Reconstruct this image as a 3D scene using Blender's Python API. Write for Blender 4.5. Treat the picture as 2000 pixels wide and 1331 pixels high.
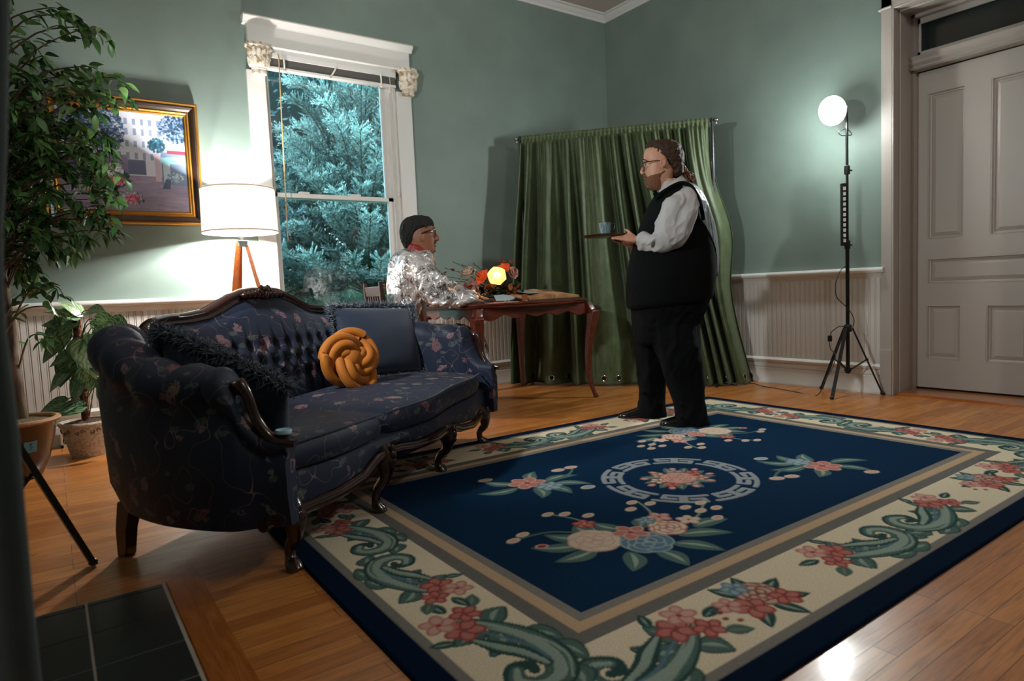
import bpy, bmesh, math, random
import numpy as np
from mathutils import Vector, Matrix, noise
pi = math.pi
sin, cos = math.sin, math.cos
scene = bpy.context.scene
for o in list(bpy.data.objects):
    bpy.data.objects.remove(o)
random.seed(7)

# ------------------------------------------------------------------ camera
FPX = 1279.55556                      # focal length in pixels of the 2000 px wide frame
CAMH = 0.89
YAW, PITCH, ROLL = -0.61310031, -0.07723143, 0.04385241
_cx, _sx, _cy, _sy, _cz, _sz = cos(YAW), sin(YAW), cos(PITCH), sin(PITCH), cos(ROLL), sin(ROLL)
Rm = Matrix(((_cx, -_sx, 0), (_sx, _cx, 0), (0, 0, 1))) @ Matrix(((1, 0, 0), (0, _cy, -_sy), (0, _sy, _cy))) @ Matrix(((_cz, 0, _sz), (0, 1, 0), (-_sz, 0, _cz)))
cam_data = bpy.data.cameras.new('camera')
cam = bpy.data.objects.new('camera', cam_data)
scene.collection.objects.link(cam)
cam_data.sensor_width = 36.0
cam_data.lens = 36.0 * FPX / 2000.0
cam_data.clip_start = 0.02
cam_data.clip_end = 200
cam_data.dof.use_dof = True
cam_data.dof.focus_distance = 3.6
cam_data.dof.aperture_fstop = 3.2
# camera axes: right, up, -forward
Rc = Matrix((Rm @ Vector((1, 0, 0)), Rm @ Vector((0, 0, 1)), Rm @ Vector((0, -1, 0)))).transposed()
cam.matrix_world = Matrix.Translation((0, 0, CAMH)) @ Rc.to_4x4()
scene.camera = cam

# ------------------------------------------------------------------ colour management
vs = scene.view_settings
vs.view_transform = 'Standard'
vs.look = 'None'
vs.gamma = 1.0
vs.use_curve_mapping = False
vs.exposure = 0.0

# ------------------------------------------------------------------ world: blue dusk daylight outside the house
world = bpy.data.worlds.new('dusk_sky')
scene.world = world
world.use_nodes = True
_bg = world.node_tree.nodes['Background']
_bg.inputs[0].default_value = (0.42, 0.68, 0.80, 1)
_bg.inputs[1].default_value = 7.0

# the room's lamps: globe light on the right stand, globe light on the left stand, bulb in the floor lamp, flower light
GLOBE_W = 300.0
LEFT_W = 48.0
LAMP_W = 500.0
FLOWER_W = 1.2
FILL_W = 84.0  # added fill light, a pendant out of view

# ------------------------------------------------------------------ helpers
def D(px, py):
    return Rm @ Vector((px - 1000.0, FPX, -(py - 665.5)))
def onz(px, py, z):
    v = D(px, py); return v * ((z - CAMH) / v.z) + Vector((0, 0, CAMH))
def onx(px, py, x):
    v = D(px, py); return v * (x / v.x) + Vector((0, 0, CAMH))
def ony(px, py, y):
    v = D(px, py); return v * (y / v.y) + Vector((0, 0, CAMH))
RV = Vector((cos(YAW), sin(YAW), 0))             # horizontal, to the right of the view
FV = Vector((-sin(YAW), cos(YAW), 0))            # horizontal, away from the viewpoint
def ond(px, py, anchor):                         # on the upright plane through anchor facing the viewpoint
    v = D(px, py); a = Vector((anchor[0], anchor[1], 0))
    return v * (FV.dot(a) / FV.dot(v)) + Vector((0, 0, CAMH))

def srgb(h):
    if isinstance(h, str):
        h = h.lstrip('#'); c = [int(h[i:i+2], 16) / 255.0 for i in (0, 2, 4)]
    else:
        c = [x / 255.0 for x in h]
    return tuple((x / 12.92 if x <= 0.04045 else ((x + 0.055) / 1.055) ** 2.4) for x in c) + (1.0,)

def mat(name, col, rough=0.6, metal=0.0, spec=0.5, sheen=0.0, coat=0.0, emit=None, estr=0.0, bump=None, trans=0.0, alpha=1.0, aniso=0.0):
    m = bpy.data.materials.new(name); m.use_nodes = True
    b = m.node_tree.nodes['Principled BSDF']
    b.inputs['Base Color'].default_value = srgb(col) if not (isinstance(col, tuple) and len(col) == 4) else col
    b.inputs['Roughness'].default_value = rough
    b.inputs['Metallic'].default_value = metal
    b.inputs['Specular IOR Level'].default_value = spec
    b.inputs['Sheen Weight'].default_value = sheen
    b.inputs['Coat Weight'].default_value = coat
    b.inputs['Coat Roughness'].default_value = 0.12
    b.inputs['Transmission Weight'].default_value = trans
    if emit is not None:
        b.inputs['Emission Color'].default_value = emit
        b.inputs['Emission Strength'].default_value = estr
    if bump:
        N = m.node_tree.nodes; L = m.node_tree.links
        tc = N.new('ShaderNodeTexCoord'); nz = N.new('ShaderNodeTexNoise'); bp = N.new('ShaderNodeBump')
        nz.inputs['Scale'].default_value = bump[0]; nz.inputs['Detail'].default_value = 4
        bp.inputs['Strength'].default_value = bump[1]; bp.inputs['Distance'].default_value = bump[2] if len(bump) > 2 else 0.01
        L.new(tc.outputs['Object'], nz.inputs['Vector']); L.new(nz.outputs['Fac'], bp.inputs['Height']); L.new(bp.outputs['Normal'], b.inputs['Normal'])
    return m

class NT:
    """small node-graph writer"""
    def __init__(s, m):
        s.m = m; s.t = m.node_tree; s.N = s.t.nodes; s.L = s.t.links; s.b = s.N['Principled BSDF']
    def n(s, typ, **kw):
        x = s.N.new(typ)
        for k, v in kw.items():
            if k.startswith('i_'):
                key = k[2:]; key = int(key) if key.isdigit() else key
                x.inputs[key].default_value = v
            else: setattr(x, k, v)
        return x
    def l(s, a, b): s.L.new(a, b)
    def math(s, op, a, b=None, c=None, clamp=False):
        x = s.N.new('ShaderNodeMath'); x.operation = op; x.use_clamp = clamp
        for i, q in enumerate((a, b, c)):
            if q is None: continue
            if isinstance(q, (int, float)): x.inputs[i].default_value = q
            else: s.l(q, x.inputs[i])
        return x.outputs[0]
    def mix(s, f, a, b, mode='MIX'):
        x = s.N.new('ShaderNodeMix'); x.data_type = 'RGBA'; x.blend_type = mode
        for i, q in ((0, f), (6, a), (7, b)):
            if isinstance(q, (int, float)): x.inputs[i].default_value = q
            elif isinstance(q, tuple): x.inputs[i].default_value = q
            else: s.l(q, x.inputs[i])
        return x.outputs[2]
    def ramp(s, f, stops, interp='LINEAR'):
        x = s.N.new('ShaderNodeValToRGB'); x.color_ramp.interpolation = interp
        e = x.color_ramp.elements
        while len(e) < len(stops): e.new(0.5)
        for i, (p, c) in enumerate(stops):
            e[i].position = p; e[i].color = c if len(c) == 4 else tuple(c) + (1,)
        s.l(f, x.inputs[0]); return x.outputs[0]
    def noise(s, vec, scale, detail=3, rough=0.5, dist=0.0, out='Fac'):
        x = s.n('ShaderNodeTexNoise'); x.inputs['Scale'].default_value = scale; x.inputs['Detail'].default_value = detail
        x.inputs['Roughness'].default_value = rough; x.inputs['Distortion'].default_value = dist
        s.l(vec, x.inputs['Vector']); return x.outputs[out]
    def obj(s): return s.n('ShaderNodeTexCoord').outputs['Object']
    def mapping(s, vec, scale=(1, 1, 1), rot=(0, 0, 0), loc=(0, 0, 0)):
        x = s.n('ShaderNodeMapping'); x.inputs['Scale'].default_value = scale; x.inputs['Rotation'].default_value = rot; x.inputs['Location'].default_value = loc
        s.l(vec, x.inputs['Vector']); return x.outputs[0]
    def bump(s, h, strength=0.3, dist=0.01):
        x = s.n('ShaderNodeBump'); x.inputs['Strength'].default_value = strength; x.inputs['Distance'].default_value = dist
        s.l(h, x.inputs['Height']); s.l(x.outputs[0], s.b.inputs['Normal'])
    def base(s, c): s.l(c, s.b.inputs['Base Color'])

def tag(o, label=None, cat=None, group=None, kind=None):
    if label: o['label'] = label
    if cat: o['category'] = cat
    if group: o['group'] = group
    if kind: o['kind'] = kind
    return o
def empty(name, loc=(0, 0, 0), rz=0.0, parent=None, **kw):
    o = bpy.data.objects.new(name, None); scene.collection.objects.link(o)
    o.location = loc; o.rotation_euler = (0, 0, rz); o.empty_display_size = 0.1
    if parent: o.parent = parent
    return tag(o, **kw)

class MB:
    """collects geometry, linked as ONE mesh object"""
    def __init__(s): s.v = []; s.f = []; s.mi = []; s.cur = 0
    def add(s, vs_, fs_):
        n = len(s.v); s.v += [tuple(p) for p in vs_]; s.f += [tuple(i + n for i in f) for f in fs_]; s.mi += [s.cur] * len(fs_)
        return s
    def box(s, a, b):
        x0, y0, z0 = a; x1, y1, z1 = b
        v = [(x0, y0, z0), (x1, y0, z0), (x1, y1, z0), (x0, y1, z0), (x0, y0, z1), (x1, y0, z1), (x1, y1, z1), (x0, y1, z1)]
        return s.add(v, [(0, 3, 2, 1), (4, 5, 6, 7), (0, 1, 5, 4), (1, 2, 6, 5), (2, 3, 7, 6), (3, 0, 4, 7)])
    def rings(s, R, close=True, caps=True, loop=False):
        """loft through rings (lists of points)"""
        m = len(R[0]); v = [p for r in R for p in r]; f = []
        n = len(R)
        for i in range(n if loop else n - 1):
            j = (i + 1) % n
            for k in range(m if close else m - 1):
                l = (k + 1) % m
                f.append((i * m + k, i * m + l, j * m + l, j * m + k))
        if caps and close and not loop:
            f.append(tuple(range(m - 1, -1, -1))); f.append(tuple((n - 1) * m + k for k in range(m)))
        return s.add(v, f)
    def tube(s, path, r, seg=10, caps=True, loop=False, flat=1.0, up=None):
        P = [Vector(p) for p in path]; n = len(P)
        rr = [r] * n if isinstance(r, (int, float)) else list(r)
        T = []
        for i in range(n):
            if loop: t = P[(i + 1) % n] - P[i - 1]
            else: t = P[min(i + 1, n - 1)] - P[max(i - 1, 0)]
            T.append(t.normalized() if t.length > 1e-9 else Vector((0, 0, 1)))
        u = Vector(up) if up is not None else (Vector((0, 0, 1)) if abs(T[0].z) < 0.9 else Vector((1, 0, 0)))
        R = []
        for i in range(n):
            u = (u - T[i] * u.dot(T[i]))
            if u.length < 1e-6: u = T[i].orthogonal()
            u.normalize(); w = T[i].cross(u)
            R.append([P[i] + (u * cos(2 * pi * k / seg) * flat + w * sin(2 * pi * k / seg)) * rr[i] for k in range(seg)])
        return s.rings(R, caps=caps, loop=loop)
    def lathe(s, prof, seg=32, c=(0, 0, 0)):
        R = [[(c[0] + r * cos(2 * pi * k / seg), c[1] + r * sin(2 * pi * k / seg), c[2] + z) for k in range(seg)] for r, z in prof]
        return s.rings(R)
    def ball(s, c, r, seg=14, n=9, R=None):
        rx, ry, rz = (r, r, r) if isinstance(r, (int, float)) else r
        v = []; M = R or Matrix.Identity(3); c = Vector(c)
        for i in range(n + 1):
            th = pi * i / n * 0.999 + 0.0005
            v.append([c + M @ Vector((rx * sin(th) * cos(2 * pi * k / seg), ry * sin(th) * sin(2 * pi * k / seg), -rz * cos(th))) for k in range(seg)])
        return s.rings(v)
    def prism(s, poly, a, b, axis=2):
        """extrude a polygon (list of 2-tuples) between a and b along axis"""
        def mk(p, h):
            return {2: (p[0], p[1], h), 1: (p[0], h, p[1]), 0: (h, p[0], p[1])}[axis]
        R = [[mk(p, a) for p in poly], [mk(p, b) for p in poly]]
        return s.rings(R)
    def grid(s, F, nu, nv, loopu=False):
        v = [F(i / (nu - (0 if loopu else 1)), j / (nv - 1)) for j in range(nv) for i in range(nu)]
        f = [(j * nu + i, j * nu + (i + 1) % nu, (j + 1) * nu + (i + 1) % nu, (j + 1) * nu + i) for j in range(nv - 1) for i in range(nu if loopu else nu - 1)]
        return s.add(v, f)
    def build(s, name, m=None, parent=None, smooth=True, mods=None, label=None, angle=40, xf=None):
        me = bpy.data.meshes.new(name)
        vv = [tuple(xf(Vector(p))) for p in s.v] if xf else s.v
        me.from_pydata([tuple(p) for p in vv], [], s.f); me.validate(clean_customdata=False); me.update()
        bm = bmesh.new(); bm.from_mesh(me); bmesh.ops.recalc_face_normals(bm, faces=bm.faces)
        bm.to_mesh(me); bm.free()
        ms = m if isinstance(m, (list, tuple)) else [m]
        for q in ms:
            if q: me.materials.append(q)
        if len(ms) > 1 and len(me.polygons) == len(s.mi):
            me.polygons.foreach_set('material_index', s.mi)
        me.polygons.foreach_set('use_smooth', [bool(smooth)] * len(me.polygons))
        o = bpy.data.objects.new(name, me); scene.collection.objects.link(o)
        if parent: o.parent = parent
        if smooth and angle is not None and smooth != 'all':
            try: me.set_sharp_from_angle(angle=math.radians(angle))
            except Exception: pass
        for md in (mods or []):
            x = o.modifiers.new(md[0].lower(), md[0])
            for k, v in md[1].items(): setattr(x, k, v)
        if label: o['label'] = label
        return o
BEV = lambda w=0.004, s=2: ('BEVEL', dict(width=w, segments=s, limit_method='ANGLE'))
SUB = lambda n=1: ('SUBSURF', dict(levels=n, render_levels=n))
SOL = lambda t=0.002, off=0: ('SOLIDIFY', dict(thickness=t, offset=off))
REM = lambda v=0.006: ('REMESH', dict(mode='VOXEL', voxel_size=v, use_smooth_shade=True))
SMO = lambda n=4, f=0.5: ('SMOOTH', dict(iterations=n, factor=f))

def cat(pts, n=8, loop=False):
    """catmull-rom through points"""
    P = [Vector(p) for p in pts]; out = []; m = len(P)
    for i in range(m if loop else m - 1):
        if loop: a, b, c, d = P[i - 1], P[i], P[(i + 1) % m], P[(i + 2) % m]
        else: a, b, c, d = P[max(i - 1, 0)], P[i], P[i + 1], P[min(i + 2, m - 1)]
        for k in range(n):
            t = k / n
            out.append(0.5 * ((2 * b) + (c - a) * t + (2 * a - 5 * b + 4 * c - d) * t * t + (3 * b - a - 3 * c + d) * t ** 3))
    if not loop: out.append(P[-1])
    return out
def lerp(a, b, t): return a + (b - a) * t
def smooth01(t): t = max(0, min(1, t)); return t * t * (3 - 2 * t)
def interp(x, xs, ys):
    return float(np.interp(x, xs, ys))
def setcol(o, cols, name='col'):
    me = o.data; a = me.color_attributes.new(name, 'FLOAT_COLOR', 'POINT')
    a.data.foreach_set('color', np.asarray(cols, dtype=np.float32).reshape(-1))
def attrmat(name, rough=0.8, sheen=0.0, bumpv=None, coat=0.0, spec=0.5):
    m = mat(name, '#888888', rough, sheen=sheen, coat=coat, spec=spec, bump=bumpv)
    t = NT(m); a = t.n('ShaderNodeAttribute', attribute_name='col'); t.base(a.outputs['Color']); return m

# ------------------------------------------------------------------ materials
M_white = mat('white_painted_wood', '#d8d6d2', 0.42)
M_doorw = mat('cream_painted_door', '#a9a19a', 0.42, bump=(60, 0.12, 0.002))
M_ceil = mat('ceiling_plaster', '#b5a79e', 0.9)
M_black = mat('black_metal', '#0d0d0e', 0.4)
M_blackp = mat('black_plastic', '#101012', 0.5)
M_chrome = mat('chrome', '#c8c8c8', 0.25, metal=1.0)

def wood(name, c1, c2, scale=(2, 14, 14), rough=0.3, coat=0.5):
    m = mat(name, c1, rough, coat=coat); t = NT(m); v = t.mapping(t.obj(), scale=scale)
    f = t.noise(v, 3.0, 6, 0.6, 1.2); t.base(t.ramp(f, [(0.3, srgb(c1)), (0.7, srgb(c2))])); return m
M_mahog = wood('dark_carved_mahogany', '#1d0b07', '#3c170c', rough=0.22, coat=0.7)
M_table = wood('mahogany_table_wood', '#3a150b', '#6b2c18', rough=0.34, coat=0.25)
M_chair = wood('dark_chair_wood', '#1d0a06', '#38150c', rough=0.5, coat=0.0)
M_lampw = wood('orange_lamp_wood', '#9a4c1c', '#c0682a', rough=0.35, coat=0.3)

# wall paint: grey green eggshell with a faint mottle
M_wall = mat('grey_green_wall_paint', '#7f8b84', 0.55); _t = NT(M_wall)
_f = _t.noise(_t.obj(), 2.5, 4); _t.base(_t.ramp(_f, [(0.3, srgb('#71817a')), (0.7, srgb('#7b8c84'))]))
_t.bump(_t.noise(_t.obj(), 180, 3), 0.08, 0.002)

# floor: narrow oak strips running along X
M_floor = mat('oak_strip_floor', '#a5642f', 0.3, coat=0.15); _t = NT(M_floor)
_o = _t.obj()
_br = _t.n('ShaderNodeTexBrick'); _br.offset = 0.37; _br.offset_frequency = 3
_br.inputs['Color1'].default_value = (0.15, 0.15, 0.15, 1); _br.inputs['Color2'].default_value = (0.9, 0.9, 0.9, 1); _br.inputs['Mortar'].default_value = (0, 0, 0, 1)
_br.inputs['Scale'].default_value = 1.0; _br.inputs['Mortar Size'].default_value = 0.0012; _br.inputs['Mortar Smooth'].default_value = 0.3
_br.inputs['Bias'].default_value = 0.0; _br.inputs['Brick Width'].default_value = 0.95; _br.inputs['Row Height'].default_value = 0.058
_t.l(_o, _br.inputs['Vector'])
_grain = _t.noise(_t.mapping(_o, scale=(2.2, 38, 1)), 2.2, 6, 0.62, 0.8)
_plank = _t.ramp(_br.outputs['Color'], [(0.0, srgb('#a0602a')), (0.35, srgb('#b87236')), (0.7, srgb('#c8823e')), (1.0, srgb('#bd8048'))])
_gr = _t.ramp(_grain, [(0.3, (0.55, 0.5, 0.45, 1)), (0.55, (1, 1, 1, 1)), (0.8, (1.08, 1.05, 1, 1))])
_c = _t.mix(1.0, _plank, _gr, 'MULTIPLY')
_c = _t.mix(_t.math('MULTIPLY', _br.outputs['Fac'], 0.8), _c, srgb('#2a1208'))
_t.base(_c)
_rn = _t.noise(_o, 6, 4)
_t.l(_t.ramp(_rn, [(0.2, (0.26,) * 3), (0.8, (0.42,) * 3)]), _t.b.inputs['Roughness'])
_t.bump(_t.math('ADD', _t.math('MULTIPLY', _br.outputs['Fac'], -1.0), _t.math('MULTIPLY', _grain, 0.15)), 0.35, 0.003)

# navy sofa brocade with mauve and olive flowers and thin vines
def brocade(name, base='#0a1a36', amt=1.0, sc=9.5):
    m = mat(name, base, 0.62, sheen=0.06); t = NT(m); o = t.obj()
    w = t.n('ShaderNodeVectorMath', operation='ADD'); t.l(o, w.inputs[0])
    nz = t.noise(o, 5, 2, out='Color'); sc_ = t.n('ShaderNodeVectorMath', operation='SCALE'); t.l(nz, sc_.inputs[0]); sc_.inputs['Scale'].default_value = 0.12
    t.l(sc_.outputs[0], w.inputs[1]); p = w.outputs[0]
    vo = t.n('ShaderNodeTexVoronoi'); vo.inputs['Scale'].default_value = sc; t.l(p, vo.inputs['Vector'])
    petal = t.noise(p, 42, 2); d = t.math('ADD', vo.outputs['Distance'], t.math('MULTIPLY', t.math('SUBTRACT', petal, 0.5), 0.42))
    flower = t.math('LESS_THAN', d, 0.27)
    hole = t.math('GREATER_THAN', t.math('ABSOLUTE', t.math('SUBTRACT', t.noise(p, 55, 1), 0.5)), 0.028)
    flower = t.math('MULTIPLY', flower, hole)
    sep = t.n('ShaderNodeSeparateColor'); t.l(vo.outputs['Color'], sep.inputs[0])
    keep = t.math('GREATER_THAN', sep.outputs[0], 0.30)
    flower = t.math('MULTIPLY', flower, keep)
    fc = t.ramp(sep.outputs[1], [(0.0, srgb('#8d6a72')), (0.35, srgb('#7c5257')), (0.6, srgb('#6b6f66')), (0.8, srgb('#8d7468'))], 'CONSTANT')
    v2 = t.n('ShaderNodeTexVoronoi'); v2.inputs['Scale'].default_value = sc * 1.25; t.l(t.mapping(p, rot=(.7, .4, .9), scale=(1, 1.0, 2.1)), v2.inputs['Vector'])
    s2 = t.n('ShaderNodeSeparateColor'); t.l(v2.outputs['Color'], s2.inputs[0])
    leaf = t.math('MULTIPLY', t.math('LESS_THAN', v2.outputs['Distance'], 0.30), t.math('GREATER_THAN', s2.outputs[0], 0.45))
    vein = t.math('GREATER_THAN', t.math('ABSOLUTE', t.math('SUBTRACT', t.noise(p, 38, 1), 0.5)), 0.03)
    leaf = t.math('MULTIPLY', leaf, vein)
    vine = t.math('LESS_THAN', t.math('ABSOLUTE', t.math('SUBTRACT', t.noise(o, 11, 0.5), 0.5)), 0.0040)
    c = t.mix(t.math('MULTIPLY', vine, 0.75 * amt), srgb(base), srgb('#8a6a6c'))
    c = t.mix(t.math('MULTIPLY', leaf, 0.6 * amt), c, srgb('#5a625c'))
    c = t.mix(t.math('MULTIPLY', flower, 0.85 * amt), c, fc)
    t.base(c); t.bump(t.math('ADD', flower, t.math('MULTIPLY', t.noise(o, 300, 2), 0.4)), 0.15, 0.002)
    return m
M_brocade = brocade('navy_floral_brocade')
M_navy = mat('navy_cotton_fabric', '#14243c', 0.75, sheen=0.25, bump=(220, 0.25, 0.002))
M_fringe = mat('navy_fringe_yarn', '#1b3550', 0.8, sheen=0.5)
M_mustard = mat('mustard_velvet', '#b46505', 0.7, sheen=0.1, bump=(300, 0.15, 0.002))
M_skinA = mat('tan_skin', '#83503a', 0.5, bump=(90, 0.05, 0.002))
M_skinB = mat('light_skin', '#c8937a', 0.5, bump=(90, 0.05, 0.002))
# ================================================================== the room
XW, YW, ZC = 5.00, 5.17, 3.70
XL, YB = -1.02, -1.9
def struct(name, mb, m, parent=None, **kw):
    o = mb.build(name, m, parent, smooth=kw.pop('smooth', False), **kw)
    if parent is None: o['kind'] = 'structure'
    return o

b = MB(); b.box((XL - .15, YB - .15, -.12), (XW + .15, YW + .15, 0)); b.box((XW + .15, 0.9, -.12), (6.4, 2.9, 0)); struct('floor', b, M_floor)
b = MB(); b.box((XL - .15, YB - .15, ZC), (XW + .15, YW + .15, ZC + .1)); struct('ceiling', b, M_ceil)

# window wall with its opening
WX0, WX1, WZ0, WZ1 = 1.465, 2.545, 0.56, 2.80
b = MB()
b.box((XL - .15, YW, 0), (WX0, YW + .15, ZC)); b.box((WX1, YW, 0), (XW + .15, YW + .15, ZC))
b.box((WX0, YW, 0), (WX1, YW + .15, WZ0)); b.box((WX0, YW, WZ1), (WX1, YW + .15, ZC))
struct('wall_back', b, M_wall)
# door wall with the doorway
DY0, DY1, DZ1 = 1.42, 2.285, 2.74
b = MB()
b.box((XW, DY1, 0), (XW + .36, YW, ZC)); b.box((XW, YB - .15, 0), (XW + .36, DY0, ZC)); b.box((XW, DY0, DZ1), (XW + .36, DY1, ZC))
struct('wall_right', b, M_wall)
b = MB(); b.box((XL - .15, YB - .15, 0), (XL, YW, ZC)); struct('wall_left', b, M_wall)
b = MB(); b.box((XL, YB - .15, 0), (XW, YB, ZC)); struct('wall_front', b, M_wall)
b = MB(); b.box((XW + .36, .9, 0), (XW + .5, 2.9, ZC)); struct('wall_side', b, M_wall)

# near drape at the left edge of the view, close to the viewpoint
M_post = mat('dark_teal_drape_cloth', '#47555a', 0.8, sheen=.2, bump=(300, .2, .002))
tr_ = [ony(px, py, 1.0) for px, py in ((24, -120), (18, 0), (12, 330), (5, 440), (5, 560), (11, 640), (24, 745), (36, 840), (44, 940), (67, 1200), (80, 1331))]
zs_ = [p.z for p in tr_][::-1]; xs_ = [p.x for p in tr_][::-1]
dp = empty('hanging_drape', (-.20, 1.0, 0), label='dark teal drape hanging close at the left edge of the view, out of focus', cat='curtain')
b = MB(); R = []
for k in range(60):
    z = lerp(0.0, 2.55, k / 59); xe = float(np.interp(z, zs_, xs_)); w = .34; ring_ = []
    for j in range(40):
        t = j / 39; x = xe - w * t; ring_.append((x + .20, -.006 + .022 * sin(t * 22) * min(1, t * 6), z))
    for j in range(40):
        t = 1 - j / 39; x = xe - w * t - (.006 if t > 0 else 0); ring_.append((x + .20, .03 + .022 * sin(t * 22) * min(1, t * 6) - (.014 if t == 0 else 0), z))
    R.append(ring_)
b.rings(R); b.build('drape_cloth', M_post, dp, smooth='all')
b = MB(); b.tube([(-.62, .01, 2.55), (.28, .01, 2.55)], .014, 12); b.build('drape_rod', M_black, dp)

# wainscot: beadboard panel below the rail
M_bead = mat('beadboard_white_paint', '#cfcac4', 0.45); _t = NT(M_bead)
def bead(name, a, bb, axis):
    """panel with real bead grooves"""
    mb = MB(); n = int((bb - a) / 0.042); pts = []
    for i in range(n):
        s0 = a + (bb - a) * i / n; w = (bb - a) / n
        pts += [(s0, .0), (s0 + .003, -.006), (s0 + .008, -.006), (s0 + .011, -.002), (s0 + .014, -.007), (s0 + w - .001, -.007)]
    pts.append((bb, 0))
    R = []
    for z in (.22, .90):
        R.append([(p[0], YW - .004 + p[1], z) if axis == 'x' else (XW - .004 + p[1], p[0], z) for p in pts])
    mb.rings(R, close=False, caps=False)
    return mb.build(name, M_bead, None, smooth=False)
tag(bead('trim_1', XL, 1.33, 'x'), kind='structure'); tag(bead('trim_2', 2.68, XW, 'x'), kind='structure'); tag(bead('trim_3', 2.36, YW, 'y'), kind='structure')
b = MB(); b.box((1.33, YW - .012, .2), (2.68, YW, .6)); b.box((1.325, YW - .006, .5), (1.35, YW, .95)); b.box((2.66, YW - .006, .5), (2.685, YW, .95)); struct('trim_4', b, M_white)

def moulding(name, prof, axis, a, bb, flip=1):
    """prof: (offset out of the wall, z) closed polygon, swept straight along the wall"""
    mb = MB(); R = []
    for s in (a, bb):
        R.append([(s, YW - p[0], p[1]) if axis == 'x' else (XW - p[0], s, p[1]) for p in prof])
    mb.rings(R); return struct(name, mb, M_white, smooth=True, angle=35)
rail = [(0, .855), (.012, .858), (.014, .875), (.022, .885), (.026, .895), (.05, .90), (.058, .912), (.058, .925), (.05, .937), (0, .94)]
moulding('trim_5', rail, 'x', XL, 1.325); moulding('trim_6', rail, 'x', 2.68, XW); moulding('trim_7', rail, 'y', 2.335, YW)
base = [(0, 0), (.03, 0), (.03, .018), (.022, .03), (.022, .125), (.014, .135), (.02, .142), (.02, .168), (.014, .178), (.03, .19), (.034, .205), (.02, .218), (.006, .226), (0, .226)]
moulding('baseboard_back', base, 'x', XL, 5.0); moulding('baseboard_right', base, 'y', 2.36, YW)
crown = [(0, 3.63), (.008, 3.632), (.012, 3.65), (.03, 3.66), (.05, 3.685), (.075, 3.688), (.078, 3.70), (0, 3.70)]
moulding('trim_8', crown, 'x', XL, XW); moulding('trim_10', crown, 'y', YB, YW)

# hearth tiles and the board beside them
M_tile = mat('slate_hearth_tile', '#1d2526', 0.35, bump=(30, .15, .002))
M_grout = mat('pale_grout', '#a5a197', 0.8)
hearth = empty('tile_hearth', (.235, 2.325, 0), label='dark slate tiled hearth set in the wooden floor', cat='hearth')
b = MB(); b.box((-.70 - .235, -1.4, -.004), (0, 0, .003)); b.build('grout_bed', M_grout, hearth, smooth=False)
b = MB(); ys = [-.006, -.036] + [-.036 - .203 * k for k in range(1, 7)]; xs = [-.006, -.212, -.418, -.624, -.83]
for i in range(len(ys) - 1):
    for j in range(len(xs) - 1):
        b.box((xs[j + 1] + .003, ys[i + 1] + .003, -.002), (xs[j] - .003, ys[i] - .003, .006))
b.build('slate_tile', M_tile, hearth, smooth=False, mods=[BEV(.0015, 1)])
M_board = wood('oak_border_board', '#8f4f20', '#b87034', scale=(16, 1.6, 10), rough=.25, coat=.3)
b = MB(); b.prism([(.24, 2.33), (.335, 2.42), (.335, -1.0), (.24, -1.0)], 0.0, .004); struct('trim_11', b, M_board)

# ------------------------------------------------------------------ window
win = empty('window_1', (2.0, YW, WZ0), kind='structure')
def wbuild(name, mb, m=M_white, **kw):
    return mb.build(name, m, win, smooth=kw.pop('smooth', False), xf=lambda p: p - Vector((2.0, YW, WZ0)), **kw)
b = MB(); b.box((1.335, YW - .028, 0.60), (1.467, YW, 2.60)); b.box((2.543, YW - .028, 0.60), (2.678, YW, 2.60))
for x0, x1 in ((1.335, 1.467), (2.543, 2.678)):
    b.box((x0 - .006, YW - .034, .56), (x1 + .006, YW, .74))
wbuild('window_casing', b, mods=[BEV(.004)])
b = MB(); b.box((1.352, YW - .045, 2.79), (2.668, YW, 2.93))
b.prism([(YW, 2.985), (YW - .075, 2.985), (YW - .082, 2.972), (YW - .05, 2.935), (YW - .045, 2.925), (YW, 2.925)], 1.325, 2.695, axis=0)
b.prism([(YW, 2.772), (YW - .055, 2.772), (YW - .06, 2.781), (YW - .055, 2.79), (YW, 2.79)], 1.338, 2.682, axis=0)
b.box((1.467, YW - .03, 2.70), (2.543, YW, 2.775))
wbuild('window_header', b, mods=[BEV(.002, 1)])
b = MB()
b.box((WX0, YW, WZ0), (WX0 + .02, YW + .15, WZ1)); b.box((WX1 - .02, YW, WZ0), (WX1, YW + .15, WZ1)); b.box((WX0, YW, WZ1 - .06), (WX1, YW + .15, WZ1)); b.box((WX0 - .02, YW - .05, WZ0 - .01), (WX1 + .02, YW + .15, WZ0 + .02))
b.box((WX1 - .052, YW + .03, WZ0), (WX1 - .02, YW + .05, WZ1)); b.box((WX1 - .052, YW + .05, WZ0), (WX1 - .02, YW + .13, WZ1)); b.box((WX0 + .018, YW + .05, WZ0), (WX0 + .026, YW + .13, WZ1)); b.box((WX0 + .02, YW + .03, WZ0), (WX0 + .034, YW + .05, WZ1))
wbuild('window_jamb', b, mods=[BEV(.003, 1)])
b = MB()   # lower sash (inner), upper sash (outer)
x0, x1 = WX0 + .022, WX1 - .047
for (y0, y1, z0, z1, bot, top) in ((YW + .05, YW + .085, WZ0 + .02, 1.72, .07, .035), (YW + .09, YW + .125, 1.68, WZ1 - .06, .035, .05)):
    b.box((x0, y0, z0), (x0 + .035, y1, z1)); b.box((x1 - .05, y0, z0), (x1, y1, z1)); b.box((x0, y0, z0), (x1, y1, z0 + bot)); b.box((x0, y0, z1 - top), (x1, y1, z1))
for xx in (1.72, 2.15):
    b.box((xx - .03, YW + .045, 1.715), (xx + .05, YW + .085, 1.735))
wbuild('window_sash', b, mods=[BEV(.003, 1)])
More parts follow.
